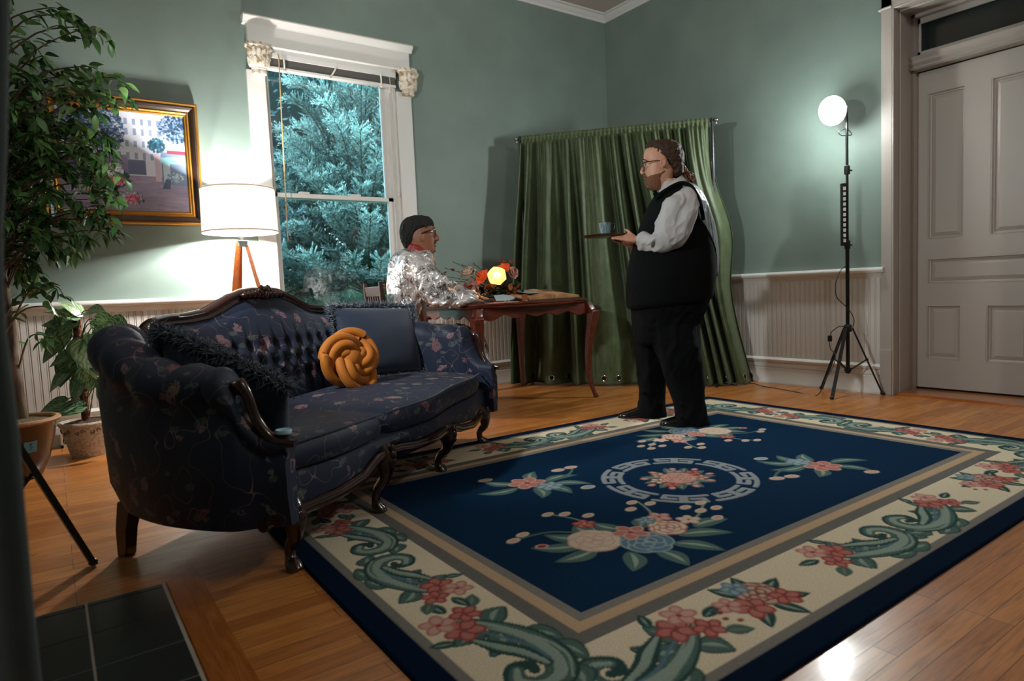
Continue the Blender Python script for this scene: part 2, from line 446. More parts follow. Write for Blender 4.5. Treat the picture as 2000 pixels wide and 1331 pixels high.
M_glass = bpy.data.materials.new('window_glass'); M_glass.use_nodes = True
_n = M_glass.node_tree.nodes; _l = M_glass.node_tree.links; _n.remove(_n['Principled BSDF'])
_tr = _n.new('ShaderNodeBsdfTransparent'); _gl = _n.new('ShaderNodeBsdfGlossy'); _gl.inputs['Roughness'].default_value = 0.01; _mx = _n.new('ShaderNodeMixShader'); _fr = _n.new('ShaderNodeFresnel'); _fr.inputs[0].default_value = 1.75
_tr.inputs[0].default_value = (.9, .96, .96, 1)
_l.new(_fr.outputs[0], _mx.inputs[0]); _l.new(_tr.outputs[0], _mx.inputs[1]); _l.new(_gl.outputs[0], _mx.inputs[2]); _l.new(_mx.outputs[0], _n['Material Output'].inputs[0])
b = MB(); b.box((x0 + .03, YW + .066, WZ0 + .08), (x1 - .045, YW + .069, 1.69)); wbuild('lower_glass_pane', b, M_glass)
b = MB(); b.box((x0 + .03, YW + .106, 1.71), (x1 - .045, YW + .109, WZ1 - .10)); wbuild('upper_glass_pane', b, M_glass)
b = MB(); b.ball((2.508, YW - .03, 1.735), (.009, .006, .018)); b.ball((2.508, YW - .035, 1.755), .006); wbuild('cord_cleat', b, M_white, smooth=True)

# raised venetian blind
bl = empty('venetian_blind', (2.0, YW, 2.7), label='raised venetian blind with grey slats stacked at the window top', cat='blind')
def blb(name, mb, m, **kw): return mb.build(name, m, bl, xf=lambda p: p - Vector((2.0, YW, 2.7)), **kw)
M_slat = mat('grey_blind_slat', '#6c6a66', 0.45)
b = MB(); b.box((1.475, YW - .04, 2.705), (2.535, YW + .012, 2.745)); blb('head_rail', b, M_white, smooth=False, mods=[BEV(.003)])
b = MB()
for k in range(17):
    z = 2.648 + k * .0034; b.box((1.485, YW - .036, z), (2.528, YW + .012, z + .0018))
blb('slat', b, M_slat, smooth=False)['kind'] = 'stuff'
b = MB(); b.box((1.48, YW - .04, 2.622), (2.533, YW + .014, 2.645)); blb('bottom_rail', b, M_white, smooth=False, mods=[BEV(.004)])
M_cord = mat('cream_cord', '#e3ddcf', 0.7)
for xx, dx in ((1.61, 0), (1.99, .03), (2.40, 0)):
    b = MB(); b.tube([(xx - dx, YW - .042, 2.62), (xx, YW - .046, 2.66), (xx + dx, YW - .042, 2.708)], .007, 8); b.ball((xx - dx, YW - .044, 2.618), .012); blb('lift_cord', b, M_cord)
b = MB(); b.tube([(2.475, YW - .045, 2.70), (2.478, YW - .048, 2.66), (2.474, YW - .045, 2.60)], .002, 6); b.lathe([(0, 0), (.007, .0), (.004, .04), (0, .045)], 8, (2.474, YW - .045, 2.57))
blb('pull_cord', b, M_cord)
b = MB(); b.tube(cat([(1.56, YW - .05, 2.735), (1.566, YW - .06, 2.70), (1.562, YW - .062, 2.5), (1.553, YW - .06, 2.0), (1.545, YW - .05, 1.34)], 6), .0045, 8)
blb('tilt_wand', b, mat('tan_wand', '#b59a6c', 0.5))

# cast capitals either side of the window
M_cap = mat('antique_white_plaster', '#d8cdb8', 0.6); _t = NT(M_cap)
_f = _t.noise(_t.obj(), 28, 4); _t.base(_t.ramp(_f, [(0.38, srgb('#a48d6c')), (0.5, srgb('#dcd2c0')), (0.7, srgb('#e4ddd0'))]))
def capital(x, label):
    e = empty('wall_capital', (x, YW - .03, 2.565), label=label, cat='capital', group='carved capitals on the window casing')
    half = lambda ring: [(p[0], min(p[1], .028), p[2]) for p in ring]
    def ring(r, z, wav=0, n=7, ph=0): return half([(r * (1 + wav * cos(n * a + ph)) * cos(a), -.02 + r * .62 * (1 + wav * cos(n * a + ph)) * sin(a), z) for a in [2 * pi * k / 48 for k in range(48)]])
    mb = MB(); mb.rings([ring(.05, 0), ring(.055, .01), ring(.05, .03), ring(.056, .034), ring(.056, .045), ring(.05, .05), ring(.055, .08), ring(.062, .13), ring(.075, .17), ring(.08, .19)])
    mb.build('capital_bell', M_cap, e)
    mb = MB(); mb.rings([ring(.078, .185), ring(.095, .19), ring(.098, .2), ring(.09, .208), ring(.088, .222), ring(.07, .226)]); mb.build('abacus', M_cap, e)
    mb = MB()
    for row, (z0, r0, n, h) in enumerate(((.045, .056, 7, .07), (.10, .062, 6, .075))):
        for k in range(n):
            a = pi + pi * (k + .5 * (row % 2) + .3) / n
            if sin(a) > .2: continue
            c_, s_ = cos(a), sin(a)
            P = [(c_ * (r0 + .004), -.02 + s_ * .62 * (r0 + .004), z0), (c_ * (r0 + .012), -.02 + s_ * .62 * (r0 + .014), z0 + h * .5), (c_ * (r0 + .020), -.02 + s_ * .62 * (r0 + .024), z0 + h * .92), (c_ * (r0 + .028), -.02 + s_ * .62 * (r0 + .034), z0 + h * .84)]
            mb.tube(cat(P, 4), [.016, .021, .024, .025, .024, .023, .021, .020, .018, .016, .013, .010, .006][:13], 8, flat=.55, up=(c_, s_, 0))
    mb.build('acanthus_leaf', M_cap, e)
    for sx in (-1, 1):
        mb = MB(); mb.tube([(sx * (.07 + .018 * (1 - k / 16) * cos(k * .7)), -.055 - .002 * k * 0, .17 + .018 * (1 - k / 16) * sin(k * .7)) for k in range(15)], .006, 6); mb.build('scroll', M_cap, e)
capital(1.422, 'cream carved capital atop the left window casing'); capital(2.640, 'cream carved capital atop the right window casing')

# ------------------------------------------------------------------ doorway
b = MB()
b.box((XW - .028, DY1, 0), (XW, 2.36, DZ1 + .12)); b.box((XW - .034, DY1, 0), (XW, 2.366, .335))
b.box((XW - .028, DY0 - .1, 0), (XW, DY0, DZ1 + .12)); b.box((XW - .028, DY0 - .1, DZ1), (XW, 2.36, DZ1 + .2))
b.prism([(XW, DZ1 + .0), (XW - .035, DZ1 + .0), (XW - .042, DZ1 + .008), (XW - .035, DZ1 + .016), (XW, DZ1 + .016)], DY1 + .0, 2.378, axis=1)
struct('trim_12', b, M_doorw, mods=[BEV(.004)])
b = MB()
for k, (xa, xb, w) in enumerate(((XW - .028, XW + .05, .012), (XW + .05, XW + .13, .022), (XW + .13, XW + .245, .008), (XW + .245, XW + .30, .03))):
    b.box((xa, DY1 - w, 0), (xb, DY1, DZ1)); b.box((xa, DY0, 0), (xb, DY0 + w, DZ1)); b.box((xa, DY0, DZ1 - w), (xb, DY1, DZ1))
struct('trim_13', b, M_doorw, mods=[BEV(.003, 1)])
b = MB(); b.box((XW - .0, DY0, 0), (XW + .30, DY1, .018)); struct('trim_14', b, M_board)
b = MB(); b.prism([(XW + .20, 2.345), (XW + .215, 2.335), (XW + .22, 2.36), (XW + .20, 2.38), (XW + .21, 2.40), (XW + .19, 2.425), (XW + .30, 2.43), (XW + .30, 2.335)], DY0, DY1 - .008, axis=1)
struct('trim_15', b, M_doorw)
door = empty('door_1', (XW + .295, DY1 - .03, .03), kind='structure')
dx = XW + .295
# frame-and-panel leaf: (y0,y1,z0,z1) recesses
pan = [(1.948, 2.187, 1.12, 2.17), (1.55, 1.795, 1.12, 2.17), (1.55, 2.187, .795, .985), (1.962, 2.19, .24, .645), (1.55, 1.81, .24, .645)]
b = MB()
ysE = sorted({1.44, 2.262} | {p[0] for p in pan} | {p[1] for p in pan}); zsE = sorted({.032, 2.325} | {p[2] for p in pan} | {p[3] for p in pan})
for i in range(len(ysE) - 1):
    for j in range(len(zsE) - 1):
        yc, zc = (ysE[i] + ysE[i + 1]) / 2, (zsE[j] + zsE[j + 1]) / 2
        if not any(p[0] < yc < p[1] and p[2] < zc < p[3] for p in pan):
            b.box((dx, ysE[i], zsE[j]), (dx + .04, ysE[i + 1], zsE[j + 1]))
def dl(p): return p - Vector((XW + .295, DY1 - .03, .03))
b.build('door_leaf_frame', M_doorw, door, smooth=False, xf=dl)
for (y0, y1, z0, z1) in pan:
    b = MB(); q = lambda i, xo: [(dx + xo, y0 + i, z0 + i), (dx + xo, y1 - i, z0 + i), (dx + xo, y1 - i, z1 - i), (dx + xo, y0 + i, z1 - i)]
    b.rings([q(0, .002), q(.008, .001), q(.014, .014), q(.022, .016), q(.024, .022), q(.05, .012)], caps=False); b.add(q(.05, .012), [(0, 1, 2, 3)])
    b.build('door_panel', M_doorw, door, smooth=False, xf=dl)
tw = empty('window_2', (XW + .295, 1.85, 2.43), kind='structure')
tl = lambda p: p - Vector((XW + .295, 1.85, 2.43))
b = MB()
for a_, c_ in (((dx, 1.45, 2.43), (dx + .035, 2.265, 2.478)), ((dx, 1.45, 2.672), (dx + .035, 2.265, 2.74)), ((dx, 2.235, 2.43), (dx + .035, 2.265, 2.74)), ((dx, 1.45, 2.43), (dx + .035, 1.49, 2.74))): b.box(a_, c_)
b.build('transom_frame', M_doorw, tw, smooth=False, xf=tl, mods=[BEV(.003, 1)])
b = MB(); b.box((dx + .015, 1.48, 2.47), (dx + .02, 2.24, 2.68)); b.build('transom_pane', mat('dark_transom_glass', '#1b2322', 0.12), tw, smooth=False, xf=tl)

# heater grille low on the window wall
gr = empty('floor_heater_grille', (.22, YW, 0), label='cream floor heater grille with curved fins below the beadboard', cat='vent')
M_cream = mat('cream_enamel', '#c9c0ae', 0.4)
gl_ = lambda p: p - Vector((.22, YW, 0))
b = MB(); b.box((.0, YW - .10, 0), (.56, YW - .03, .022)); b.prism([(YW - .032, .13), (YW - .085, .13), (YW - .1, .12), (YW - .1, .11), (YW - .032, .11)], 0.0, .56, axis=0); b.box((0, YW - .1, 0), (.012, YW - .03, .13)); b.box((.548, YW - .1, 0), (.56, YW - .03, .13))
b.build('grille_frame', M_cream, gr, smooth=False, xf=gl_)
b = MB()
for k in range(44):
    xx = .014 + k * .0122; R = []
    for z, yo in ((.02, .088), (.04, .097), (.07, .099), (.095, .094), (.112, .082)): R.append([(xx + .3 * (z - .07), YW - yo, z), (xx + .003 + .3 * (z - .07), YW - yo, z), (xx + .003 + .3 * (z - .07), YW - yo + .02, z), (xx + .3 * (z - .07), YW - yo + .02, z)])
    b.rings(R)
b.build('grille_fin', M_cream, gr, smooth=False, xf=gl_)['kind'] = 'stuff'
b = MB(); b.box((.012, YW - .065, .02), (.548, YW - .034, .112)); b.build('grille_back', mat('dark_duct', '#2b2723', .8), gr, smooth=False, xf=gl_)
# ================================================================== lamps
def light(name, kind, loc, energy, color=(1, 1, 1), parent=None, **kw):
    l = bpy.data.lights.new(name, kind); l.energy = energy; l.color = color
    for k, v in kw.items(): setattr(l, k, v)
    o = bpy.data.objects.new(name, l); scene.collection.objects.link(o); o.location = loc
    if parent: o.parent = parent
    return o
def aim(o, d):
    o.rotation_euler = Vector(d).to_track_quat('-Z', 'Y').to_euler()

# floor lamp behind the sofa
lx, ly = 1.143, 4.86
fl = empty('floor_lamp', (lx, ly, 0), label='lit tripod floor lamp with white drum shade and orange wooden legs', cat='lamp')
M_shade = bpy.data.materials.new('linen_lamp_shade'); M_shade.use_nodes = True
_n = M_shade.node_tree.nodes; _l = M_shade.node_tree.links; _n.remove(_n['Principled BSDF'])
_d = _n.new('ShaderNodeBsdfDiffuse'); _d.inputs[0].default_value = (.85, .83, .78, 1); _tl = _n.new('ShaderNodeBsdfTranslucent'); _tl.inputs[0].default_value = (.92, .88, .82, 1); _mx = _n.new('ShaderNodeMixShader'); _mx.inputs[0].default_value = .55
_l.new(_d.outputs[0], _mx.inputs[1]); _l.new(_tl.outputs[0], _mx.inputs[2]); _l.new(_mx.outputs[0], _n['Material Output'].inputs[0])
b = MB(); R = []
for r, z in ((.242, 1.674), (.249, 1.367), (.2465, 1.367), (.2395, 1.674)): R.append([(r * cos(2 * pi * k / 64), r * sin(2 * pi * k / 64), z) for k in range(64)])
b.rings(R, caps=False, loop=True); b.build('lamp_shade', M_shade, fl)
M_edge = mat('shade_edging', '#a88f80', .6)
for r, z in ((.244, 1.667), (.2505, 1.374)):
    b = MB(); b.tube([(r * cos(2 * pi * k / 48), r * sin(2 * pi * k / 48), z) for k in range(48)], .0035, 6, loop=True); b.build('shade_trim', M_edge, fl)
b = MB()
for k in range(3): b.tube([(0, 0, 1.60), (.240 * cos(k * 2.094), .240 * sin(k * 2.094), 1.664)], .003, 6)
b.tube([(0, 0, 1.30), (0, 0, 1.61)], .006, 8); b.lathe([(.0, 0), (.018, 0), (.018, .06), (.012, .065), (0, .065)], 16, (0, 0, 1.345)); b.build('harp', M_chrome, fl)
M_bulb = mat('glowing_bulb', '#ffffff', .3, emit=(1, .93, .82, 1), estr=30)
b = MB(); b.ball((0, 0, 1.455), .030); b.build('bulb', M_bulb, fl)
b = MB(); b.box((-.035, -.035, 1.27), (.035, .035, 1.315)); b.lathe([(0, 0), (.02, 0), (.02, .05), (0, .05)], 16, (0, 0, 1.315)); b.build('leg_bracket', M_chrome, fl, smooth=False, mods=[BEV(.004)])
for k, a in enumerate((-0.45, 1.75, 3.75)):
    b = MB(); c_, s_ = cos(a), sin(a); n_ = Vector((-s_, c_, 0)) * .016
    R = []
    for t in (0, 1):
        c = Vector((c_ * lerp(.03, .30, t), s_ * lerp(.03, .30, t), lerp(1.30, 0, t))); w = Vector((c_, s_, .23)).normalized() * .011
        R.append([c - n_ - w, c + n_ - w, c + n_ + w, c - n_ + w])
    b.rings(R); b.build('leg', M_lampw, fl, smooth=False, mods=[BEV(.002)])
light('floor_lamp_light', 'POINT', (0, 0, 1.455), LAMP_W, (1.0, .965, .92), fl, shadow_soft_size=.035)

M_glow = mat('lit_diffuser', '#ffffff', .5, emit=(.93, 1.0, .98, 1), estr=60)
def stand(name, label, c, feet, hubz, topz, knobs=(1.0, 1.45), lw=1.0):
    e = empty(name, (c[0], c[1], 0), label=label, cat='light stand')
    b = MB(); b.tube([(0, 0, .16), (0, 0, 1.1)], .0135, 12); b.build('lower_tube', M_black, e)
    b = MB(); b.tube([(0, 0, 1.1), (0, 0, topz)], .0095, 12); b.build('upper_tube', M_black, e)
    for z in knobs:
        b = MB(); b.lathe([(0, 0), (.019, 0), (.021, .02), (.019, .06), (.012, .065), (0, .065)], 14, (0, 0, z)); b.tube([(.015, 0, z + .03), (.045, -.01, z + .03)], .007, 8); b.build('clamp', M_blackp, e)
    b = MB(); b.lathe([(0, 0), (.024, 0), (.028, .01), (.028, .045), (.02, .055), (0, .055)], 16, (0, 0, hubz - .03)); b.build('hub', M_blackp, e)
    b = MB(); b.lathe([(0, 0), (.02, 0), (.024, .01), (.024, .03), (0, .034)], 16, (0, 0, .17)); b.build('brace_collar', M_blackp, e)
    for f in feet:
        b = MB(); d = Vector((f[0] - c[0], f[1] - c[1], 0)); u = d.normalized(); side = Vector((-u.y, u.x, 0))
        p0 = u * .03 + Vector((0, 0, hubz)); p1 = d + Vector((0, 0, .008)); R = []
        for t in (0, 1):
            p = p0.lerp(p1, t); sd = side * .011 * lw * (1.0 if t else 1 + .9 * (lw - 1)); uu_ = u * .006 * lw; R.append([p + sd + uu_, p - sd + uu_, p - sd - uu_, p + sd - uu_])
        b.rings(R); b.ball(p1 + Vector((0, 0, .006)), (.016, .016, .013), 10, 6)
        q = p0.lerp(p1, .48); a = Vector((u.x * .02, u.y * .02, .19))
        b.tube([a, q], .006, 8); b.ball(q, .012, 8, 6)
        b.build('leg', M_black, e)
    return e
gc = (4.82, 2.525)
gs = stand('light_stand', 'black light stand with a blazing white dome lamp beside the door', gc, [(4.55, 2.50), (4.925, 2.79), (4.945, 2.335)], .50, 2.0, (1.08, 1.62))
gp = ond(1624, 217, gc) - Vector((gc[0], gc[1], 0))       # dome centre in the stand's own frame
dn = (-RV * .90 - FV * .40 + Vector((0, 0, -.24))).normalized()
q = dn.to_track_quat('Z', 'Y').to_matrix()
def dome(R0, prof): return [[q @ Vector((r * cos(2 * pi * k / 32), r * sin(2 * pi * k / 32), z)) + R0 for k in range(32)] for r, z in prof]
b = MB(); b.rings(dome(gp, [(.099, -.02), (.101, 0), (.096, .014), (.080, .027), (.052, .037), (.02, .042), (.002, .043)])); b.build('glowing_dome', M_glow, gs)
b = MB(); b.rings(dome(gp, [(.102, -.021), (.094, -.04), (.07, -.065), (.045, -.085), (.03, -.10), (.028, -.13), (.012, -.135)])); b.build('dome_housing', mat('white_lamp_housing', '#f0f0f0', .35, emit=(.93, 1, .98, 1), estr=2.0), gs)
sock = gp - dn * .13
b = MB(); b.tube([sock, (sock.x * .4, sock.y * .4, sock.z - .01), (0, 0, 1.99)], .011, 10); b.tube(cat([(.0, .0, 1.95), (-.055, .03, 1.925), (-.04, .02, 1.90), (.0, 0, 1.90), (.03, -.02, 1.905), (0, 0, 1.95)], 6), .003, 6); b.build('lamp_arm', M_black, gs)
lb = empty('led_light_bar', (gc[0], gc[1], 1.33), label='black strip light with small square white cells clipped to the stand', cat='light bar')
off = -RV * .034 - FV * .012
b = MB(); r_ = RV * .017; f_ = FV * .014
b.rings([[off + s1 * r_ + s2 * f_ + Vector((0, 0, z)) for s1, s2 in ((-1, -1), (1, -1), (1, 1), (-1, 1))] for z in (-.225, .225)]); b.build('bar_housing', M_blackp, lb, smooth=False, mods=[BEV(.003)])
M_cell = mat('milky_led_cell', '#eef2f4', .3)
for k in range(11):
    b = MB(); z = -.20 + k * .0375; n0 = off - f_ * 1.08
    b.rings([[n0 + s1 * r_ * .52 + s2 * FV * .004 + Vector((0, 0, z + dz)) for s1, s2 in ((-1, -1), (1, -1), (1, 1), (-1, 1))] for dz in (0, .024)]); b.build('led_cell', M_cell, lb, smooth=False)
# cable with switch
def onst(px, py, k=1.0): return ond(px, py, (gc[0] * k, gc[1] * k))
cb = empty('power_cable', (gc[0], gc[1], 0), label='black power cable with inline switch hanging round the light stand', cat='cable')
cl = lambda p: p - Vector((gc[0], gc[1], 0))
pts = [onst(1651, 520), onst(1641, 530, .995), onst(1632, 555, .99), onst(1634, 580, .985), onst(1648, 595, .985), onst(1660, 608, .99), onst(1668, 625, .99), onst(1664, 642, .985), onst(1655, 640, .98), onst(1640, 638, .98), onst(1625, 648, .98), onst(1622, 655, .98)]
pts2 = [onst(1620, 668, .98), onst(1622, 682, .98), onst(1630, 690, .98), onst(1632, 700, .975), onst(1625, 720, .975), onst(1612, 742, .975), Vector((4.63, 2.66, .004)), Vector((4.68, 2.85, .004)), Vector((4.74, 3.05, .004)), Vector((4.77, 3.2, .004)), Vector((4.85, 3.34, .004)), Vector((4.88, 3.45, .004))]
b = MB(); b.tube(cat(pts, 6), .0032, 8); b.build('cord', M_blackp, cb, xf=cl)
b = MB(); b.tube(cat(pts2, 6), .003, 8); b.build('cord', mat('grey_cord', '#4a4745', .6), cb, xf=cl)
b = MB(); s = onst(1621, 661.5, .98); b.box((s.x - .012, s.y - .012, s.z - .022), (s.x + .012, s.y + .012, s.z + .022)); b.build('switch', M_blackp, cb, smooth=False, xf=cl, mods=[BEV(.003)])

# left light stand (only one leg shows beyond the pilaster); its head lights the waiter and the curtain
lc = (-.235, 2.60)
ls = stand('light_stand', 'black tripod leg of a light stand by the hearth at the left edge', lc, [(.058, 2.66), (-.40, 2.34), (-.40, 2.86)], .70, 1.95, (1.1, 1.5), lw=1.7)
hp = Vector((0, 0, 2.0)); la = (Vector((3.9, 4.1, 1.35)) - Vector((lc[0], lc[1], 2.0))).normalized(); q = la.to_track_quat('Z', 'Y').to_matrix()
b = MB(); b.rings(dome(hp, [(.03, -.1), (.05, -.08), (.09, 0), (.085, 0), (.045, -.07), (.01, -.075)])); b.build('reflector', M_black, ls)
b = MB(); b.rings(dome(hp, [(.001, -.03), (.03, -.03), (.03, -.028), (.001, -.027)])); b.build('lamp_face', M_glow, ls)
o = light('left_stand_light', 'SPOT', hp + la * .02, LEFT_W * 4, (.95, 1, .98), ls, spot_size=math.radians(105), spot_blend=.5, shadow_soft_size=.07); aim(o, la)

# unseen pendant added behind the viewpoint as fill light for the room
pd = empty('fill_pendant', (2.6, -.7, ZC), label='round white ceiling light added out of view as fill', cat='lamp')
b = MB(); b.lathe([(0, 0), (.06, 0), (.07, -.02), (.012, -.03), (.012, -.22), (0, -.22)], 20); b.build('fill_stem', M_chrome, pd)
b = MB(); b.ball((0, 0, -.36), .14, 24, 14); b.build('fill_globe', mat('fill_glow', '#ffffff', .4, emit=(1, .95, .88, 1), estr=FILL_W), pd)
# globe light strength: emitted by the dome mesh
M_glow.node_tree.nodes['Principled BSDF'].inputs['Emission Strength'].default_value = GLOBE_W
# ================================================================== sofa
SF = Vector((.593, 2.144, 0)); SA = math.atan2(.593, .805); SU = Vector((cos(SA), sin(SA), 0)); SV = Vector((-sin(SA), cos(SA), 0))
def sw(u, v, z): return SF + SU * u + SV * v + Vector((0, 0, z))
sofa = empty('sofa', SF, SA, label='navy floral tufted sofa with carved dark wood frame standing on the rug', cat='sofa')
MID = .88
mir = lambda p: Vector((2 * MID - p[0], p[1], p[2]))
# front line of the seat in plan: three gentle bows between the legs
def frontv(u):
    t = (u - MID) / .98
    return -.03 - .035 * cos(pi * t) - .012 * cos(3 * pi * t)
# rail bottom height along u: high at the legs' knees between the scallops
RB = ([-.16, -.05, .06, .21, .38, .48, .553, .63, .73, .88, 1.03, 1.10, 1.154, 1.23, 1.32, 1.50, 1.66, 1.80, 1.92], [.19, .19, .185, .185, .20, .24, .25, .25, .235, .228, .225, .215, .20, .215, .185, .165, .175, .185, .19])
def railb(u): return interp(u, *RB)
def seatz(u, v): return .30
# body under the cushions, upholstered front apron
def fapron(s, t):
    u = lerp(-.10, 1.86, s); z0 = railb(u) + .022; z1 = .318
    return (u, frontv(u) - .004 - .012 * sin(pi * t), lerp(z0, z1, t))
b = MB(); nu = 70
R = []
for i in range(nu + 1):
    u = lerp(-.09, 1.85, i / nu); uc = min(max(u, .03), 1.73); f = frontv(u); zb = railb(u) + .02
    R.append([(u, f + .02, zb), (u, f - .008, zb + .01), (u, f - .016, (zb + .32) / 2), (u, f - .006, .315), (u, f + .03, .33), (uc, .70, .33), (uc, .74, .30), (uc, .74, .19), (uc, .68, .18), (u, f + .05, .19)])
b.rings(R); b.build('apron', M_brocade, sofa)
# carved wooden front rail
b = MB(); P = [(lerp(-.13, 1.89, i / 90), frontv(lerp(-.13, 1.89, i / 90)) - .012, railb(lerp(-.13, 1.89, i / 90)) + .006) for i in range(91)]
b.tube(P, .021, 10, up=(0, 0, 1)); 
b.build('front_rail', M_mahog, sofa)
b = MB(); b.tube([(p[0], p[1] - .012, p[2] + .014) for p in P], .008, 8, up=(0, 0, 1)); b.build('rail_beading', M_mahog, sofa)
# legs
def cabriole(mb, base, top, out, r0=.04, r1=.017, foot=.03, bulge=.035):
    """S-shaped tapering leg: base and top are points, out the direction of the knee"""
    base = Vector(base); top = Vector(top); out = Vector(out).normalized(); pts = []; rr = []
    for k in range(17):
        t = k / 16; p = base.lerp(top, t)
        off = bulge * (sin(pi * min(1, max(0, (t - .35) / .65))) * 1.0 - .55 * sin(pi * min(1, t / .5)) * (t < .5)) + .018 * max(0, 1 - t / .12)
        pts.append(p + out * off)
        rr.append(interp(t, [0, .04, .12, .2, .35, .6, .8, 1], [foot * .75, foot, foot * .8, r1, r1 * 1.05, r1 * 1.6, r0, r0 * .95]))
    mb.tube(pts, rr, 12, up=out); return mb
for u in (0, .553, 1.154, 1.76):
    b = MB(); ox = -.35 if u == 0 else (.35 if u == 1.76 else 0)
    cabriole(b, (u, 0, 0), (u - ox * .06, frontv(u) + .012, railb(u) + .035), (ox, -1, 0), r0=.044, bulge=.03)
    for dz, w in ((.02, .02), (.045, .016), (-.005, .014)):
        b.ball((u, frontv(u) - .045, railb(u) + dz - .02), (w * .9, w * .6, w * 1.1), 10, 6)
    b.build('leg', M_mahog, sofa)
for u in (-.02, 1.78):
    b = MB(); b.rings([[(u + sx * w + (dx_ if u < 1 else -dx_), .70 + sy * w + dy_, z) for sx, sy in ((-1, -1), (1, -1), (1, 1), (-1, 1))] for z, w, dx_, dy_ in ((0, .022, 0, 0), (.10, .026, .0, -.01), (.20, .032, .01, -.03))])
    b.build('leg', M_mahog, sofa, smooth=False, mods=[BEV(.005)])
# seat cushions
def cushion(u0, u1, name):
    def prof(u, v0, v1, top):
        c = .035; zb = .315; zt = top
        pts = [(v0 + c, zb), (v0 + .008, zb + .01), (v0, zb + .035), (v0 - .006, (zb + zt) / 2), (v0, zt - .022), (v0 + .014, zt - .004)]
        n = 12
        for k in range(n + 1):
            t = k / n; v = lerp(v0 + .035, v1 - .035, t); pts.append((v, zt + .018 * sin(pi * t) ** .6))
        pts += [(v1, zt - .02), (v1, zb + .02), (v1 - .03, zb)]
        return [(u, p[0], p[1]) for p in pts]
    R = []; n = 26
    for i in range(n + 1):
        t = i / n; e = min(t, 1 - t) * 2; u = lerp(u0, u1, t)
        k = 1 - (1 - min(1, e * 6)) ** 3 * .5
        top = .318 + (.098 + .012 * sin(pi * t)) * (.62 + .38 * min(1, (min(t, 1 - t) / .05) ** .5) if min(t, 1 - t) < .05 else 1)
        bow = -.018 * sin(pi * t) - .01
        vin = .02 * (1 - min(1, min(t, 1 - t) / .05))
        R.append(prof(u, frontv(u) + bow + vin + .005, .66, top))
    b = MB(); b.rings(R); c = b.build(name, M_brocade, sofa, mods=[SUB(1)])
    b = MB(); b.tube([(lerp(u0 + .01, u1 - .01, i / 30), frontv(lerp(u0, u1, i / 30)) - .018 * sin(pi * i / 30) + .0, .412 + .012 * sin(pi * i / 30)) for i in range(31)], .0045, 8); b.build('piping', M_navy, c)
cushion(-.02, .562, 'seat_cushion'); cushion(.568, 1.78, 'seat_cushion')
# crest line of the back
CR_U = [.16, .20, .25, .32, .42, .52, .60, .68, .76, .82, .86, .885, .91, .95, 1.01, 1.08, 1.16, 1.24, 1.34, 1.44, 1.51, 1.56, 1.60]
CR_Z = [.775, .808, .826, .833, .835, .846, .873, .905, .926, .930, .928, .928, .928, .930, .926, .905, .873, .846, .835, .833, .826, .808, .775]
def crz(u): return interp(u, CR_U, CR_Z)
# tufted inner back
tufts = []
for row, z in enumerate((.53, .605, .685)):
    for k in range(-1, 18):
        tufts.append((.22 + k * .088 + (.044 if row % 2 else 0), z))
def backf(s, t):
    u = lerp(-.02, 1.78, s); zt = crz(min(max(u, .17), 1.59)) - .03
    if u < .17: zt = lerp(.77, zt, smooth01((u + .02) / .19))
    if u > 1.59: zt = lerp(zt, .77, smooth01((u - 1.59) / .19))
    z = lerp(.40, zt, t); v = lerp(.60, .755, (z - .40) / .5) - .035 * sin(pi * min(1, t * 1.02)) 
    wrap = max(0, (.20 - u) / .22, (u - 1.56) / .22); v -= .10 * wrap * wrap
    d = 0.0
    for a, zz in tufts:
        du = abs(u - a)
        if du < .13:
            dz = z - zz; d += .030 * math.exp(-(du * du) / .0006 - dz * dz / .0006)
    # pleats: vertical above the top row, diamonds between rows
    if z > .685: d += .014 * math.exp(-((((u - .22 + .044) % .088) - .044) ** 2) / .00012) * max(0, 1 - (z - .685) / .10)
    elif z > .53:
        row = .605 if z > .605 else .53; f = (z - row) / .078
        for sg in (1, -1):
            ph = (u - .22 - sg * .044 * f - (0.044 if row == .605 else 0) + .044) % .088 - .044
            d += .012 * math.exp(-ph * ph / .0001)
    else: d += .014 * math.exp(-((((u - .22 + .044) % .088) - .044) ** 2) / .00014)
    if t > .9: v += .04 * ((t - .9) / .1) ** 2
    return (u, v + d, z)
b = MB(); b.grid(backf, 300, 60); b.build('tufted_back', M_brocade, sofa, smooth='all')
b = MB()
for a, zz in tufts:
    if .1 < a < 1.66: b.ball((a, lerp(.60, .755, (zz - .40) / .5) + .004, zz), (.008, .006, .008), 8, 5)
b.build('button', M_navy, sofa)['kind'] = 'stuff'
R = []
for i in range(61):
    u = lerp(.10, 1.66, i / 60); zt = crz(min(max(u, .17), 1.59)) - .03; w = max(0, (.17 - u) / .19, (u - 1.59) / .19); zt = lerp(zt, .76, smooth01(w))
    R.append([(u, .79 - .06 * w, .18), (u, .81 - .06 * w, .5), (u, .815 - .06 * w, zt), (u, .77 - .06 * w, zt + .012), (u, .74 - .06 * w, zt - .02), (u, .70, .5), (u, .68, .2)])
b = MB(); b.rings(R); b.build('back_shell', M_brocade, sofa)
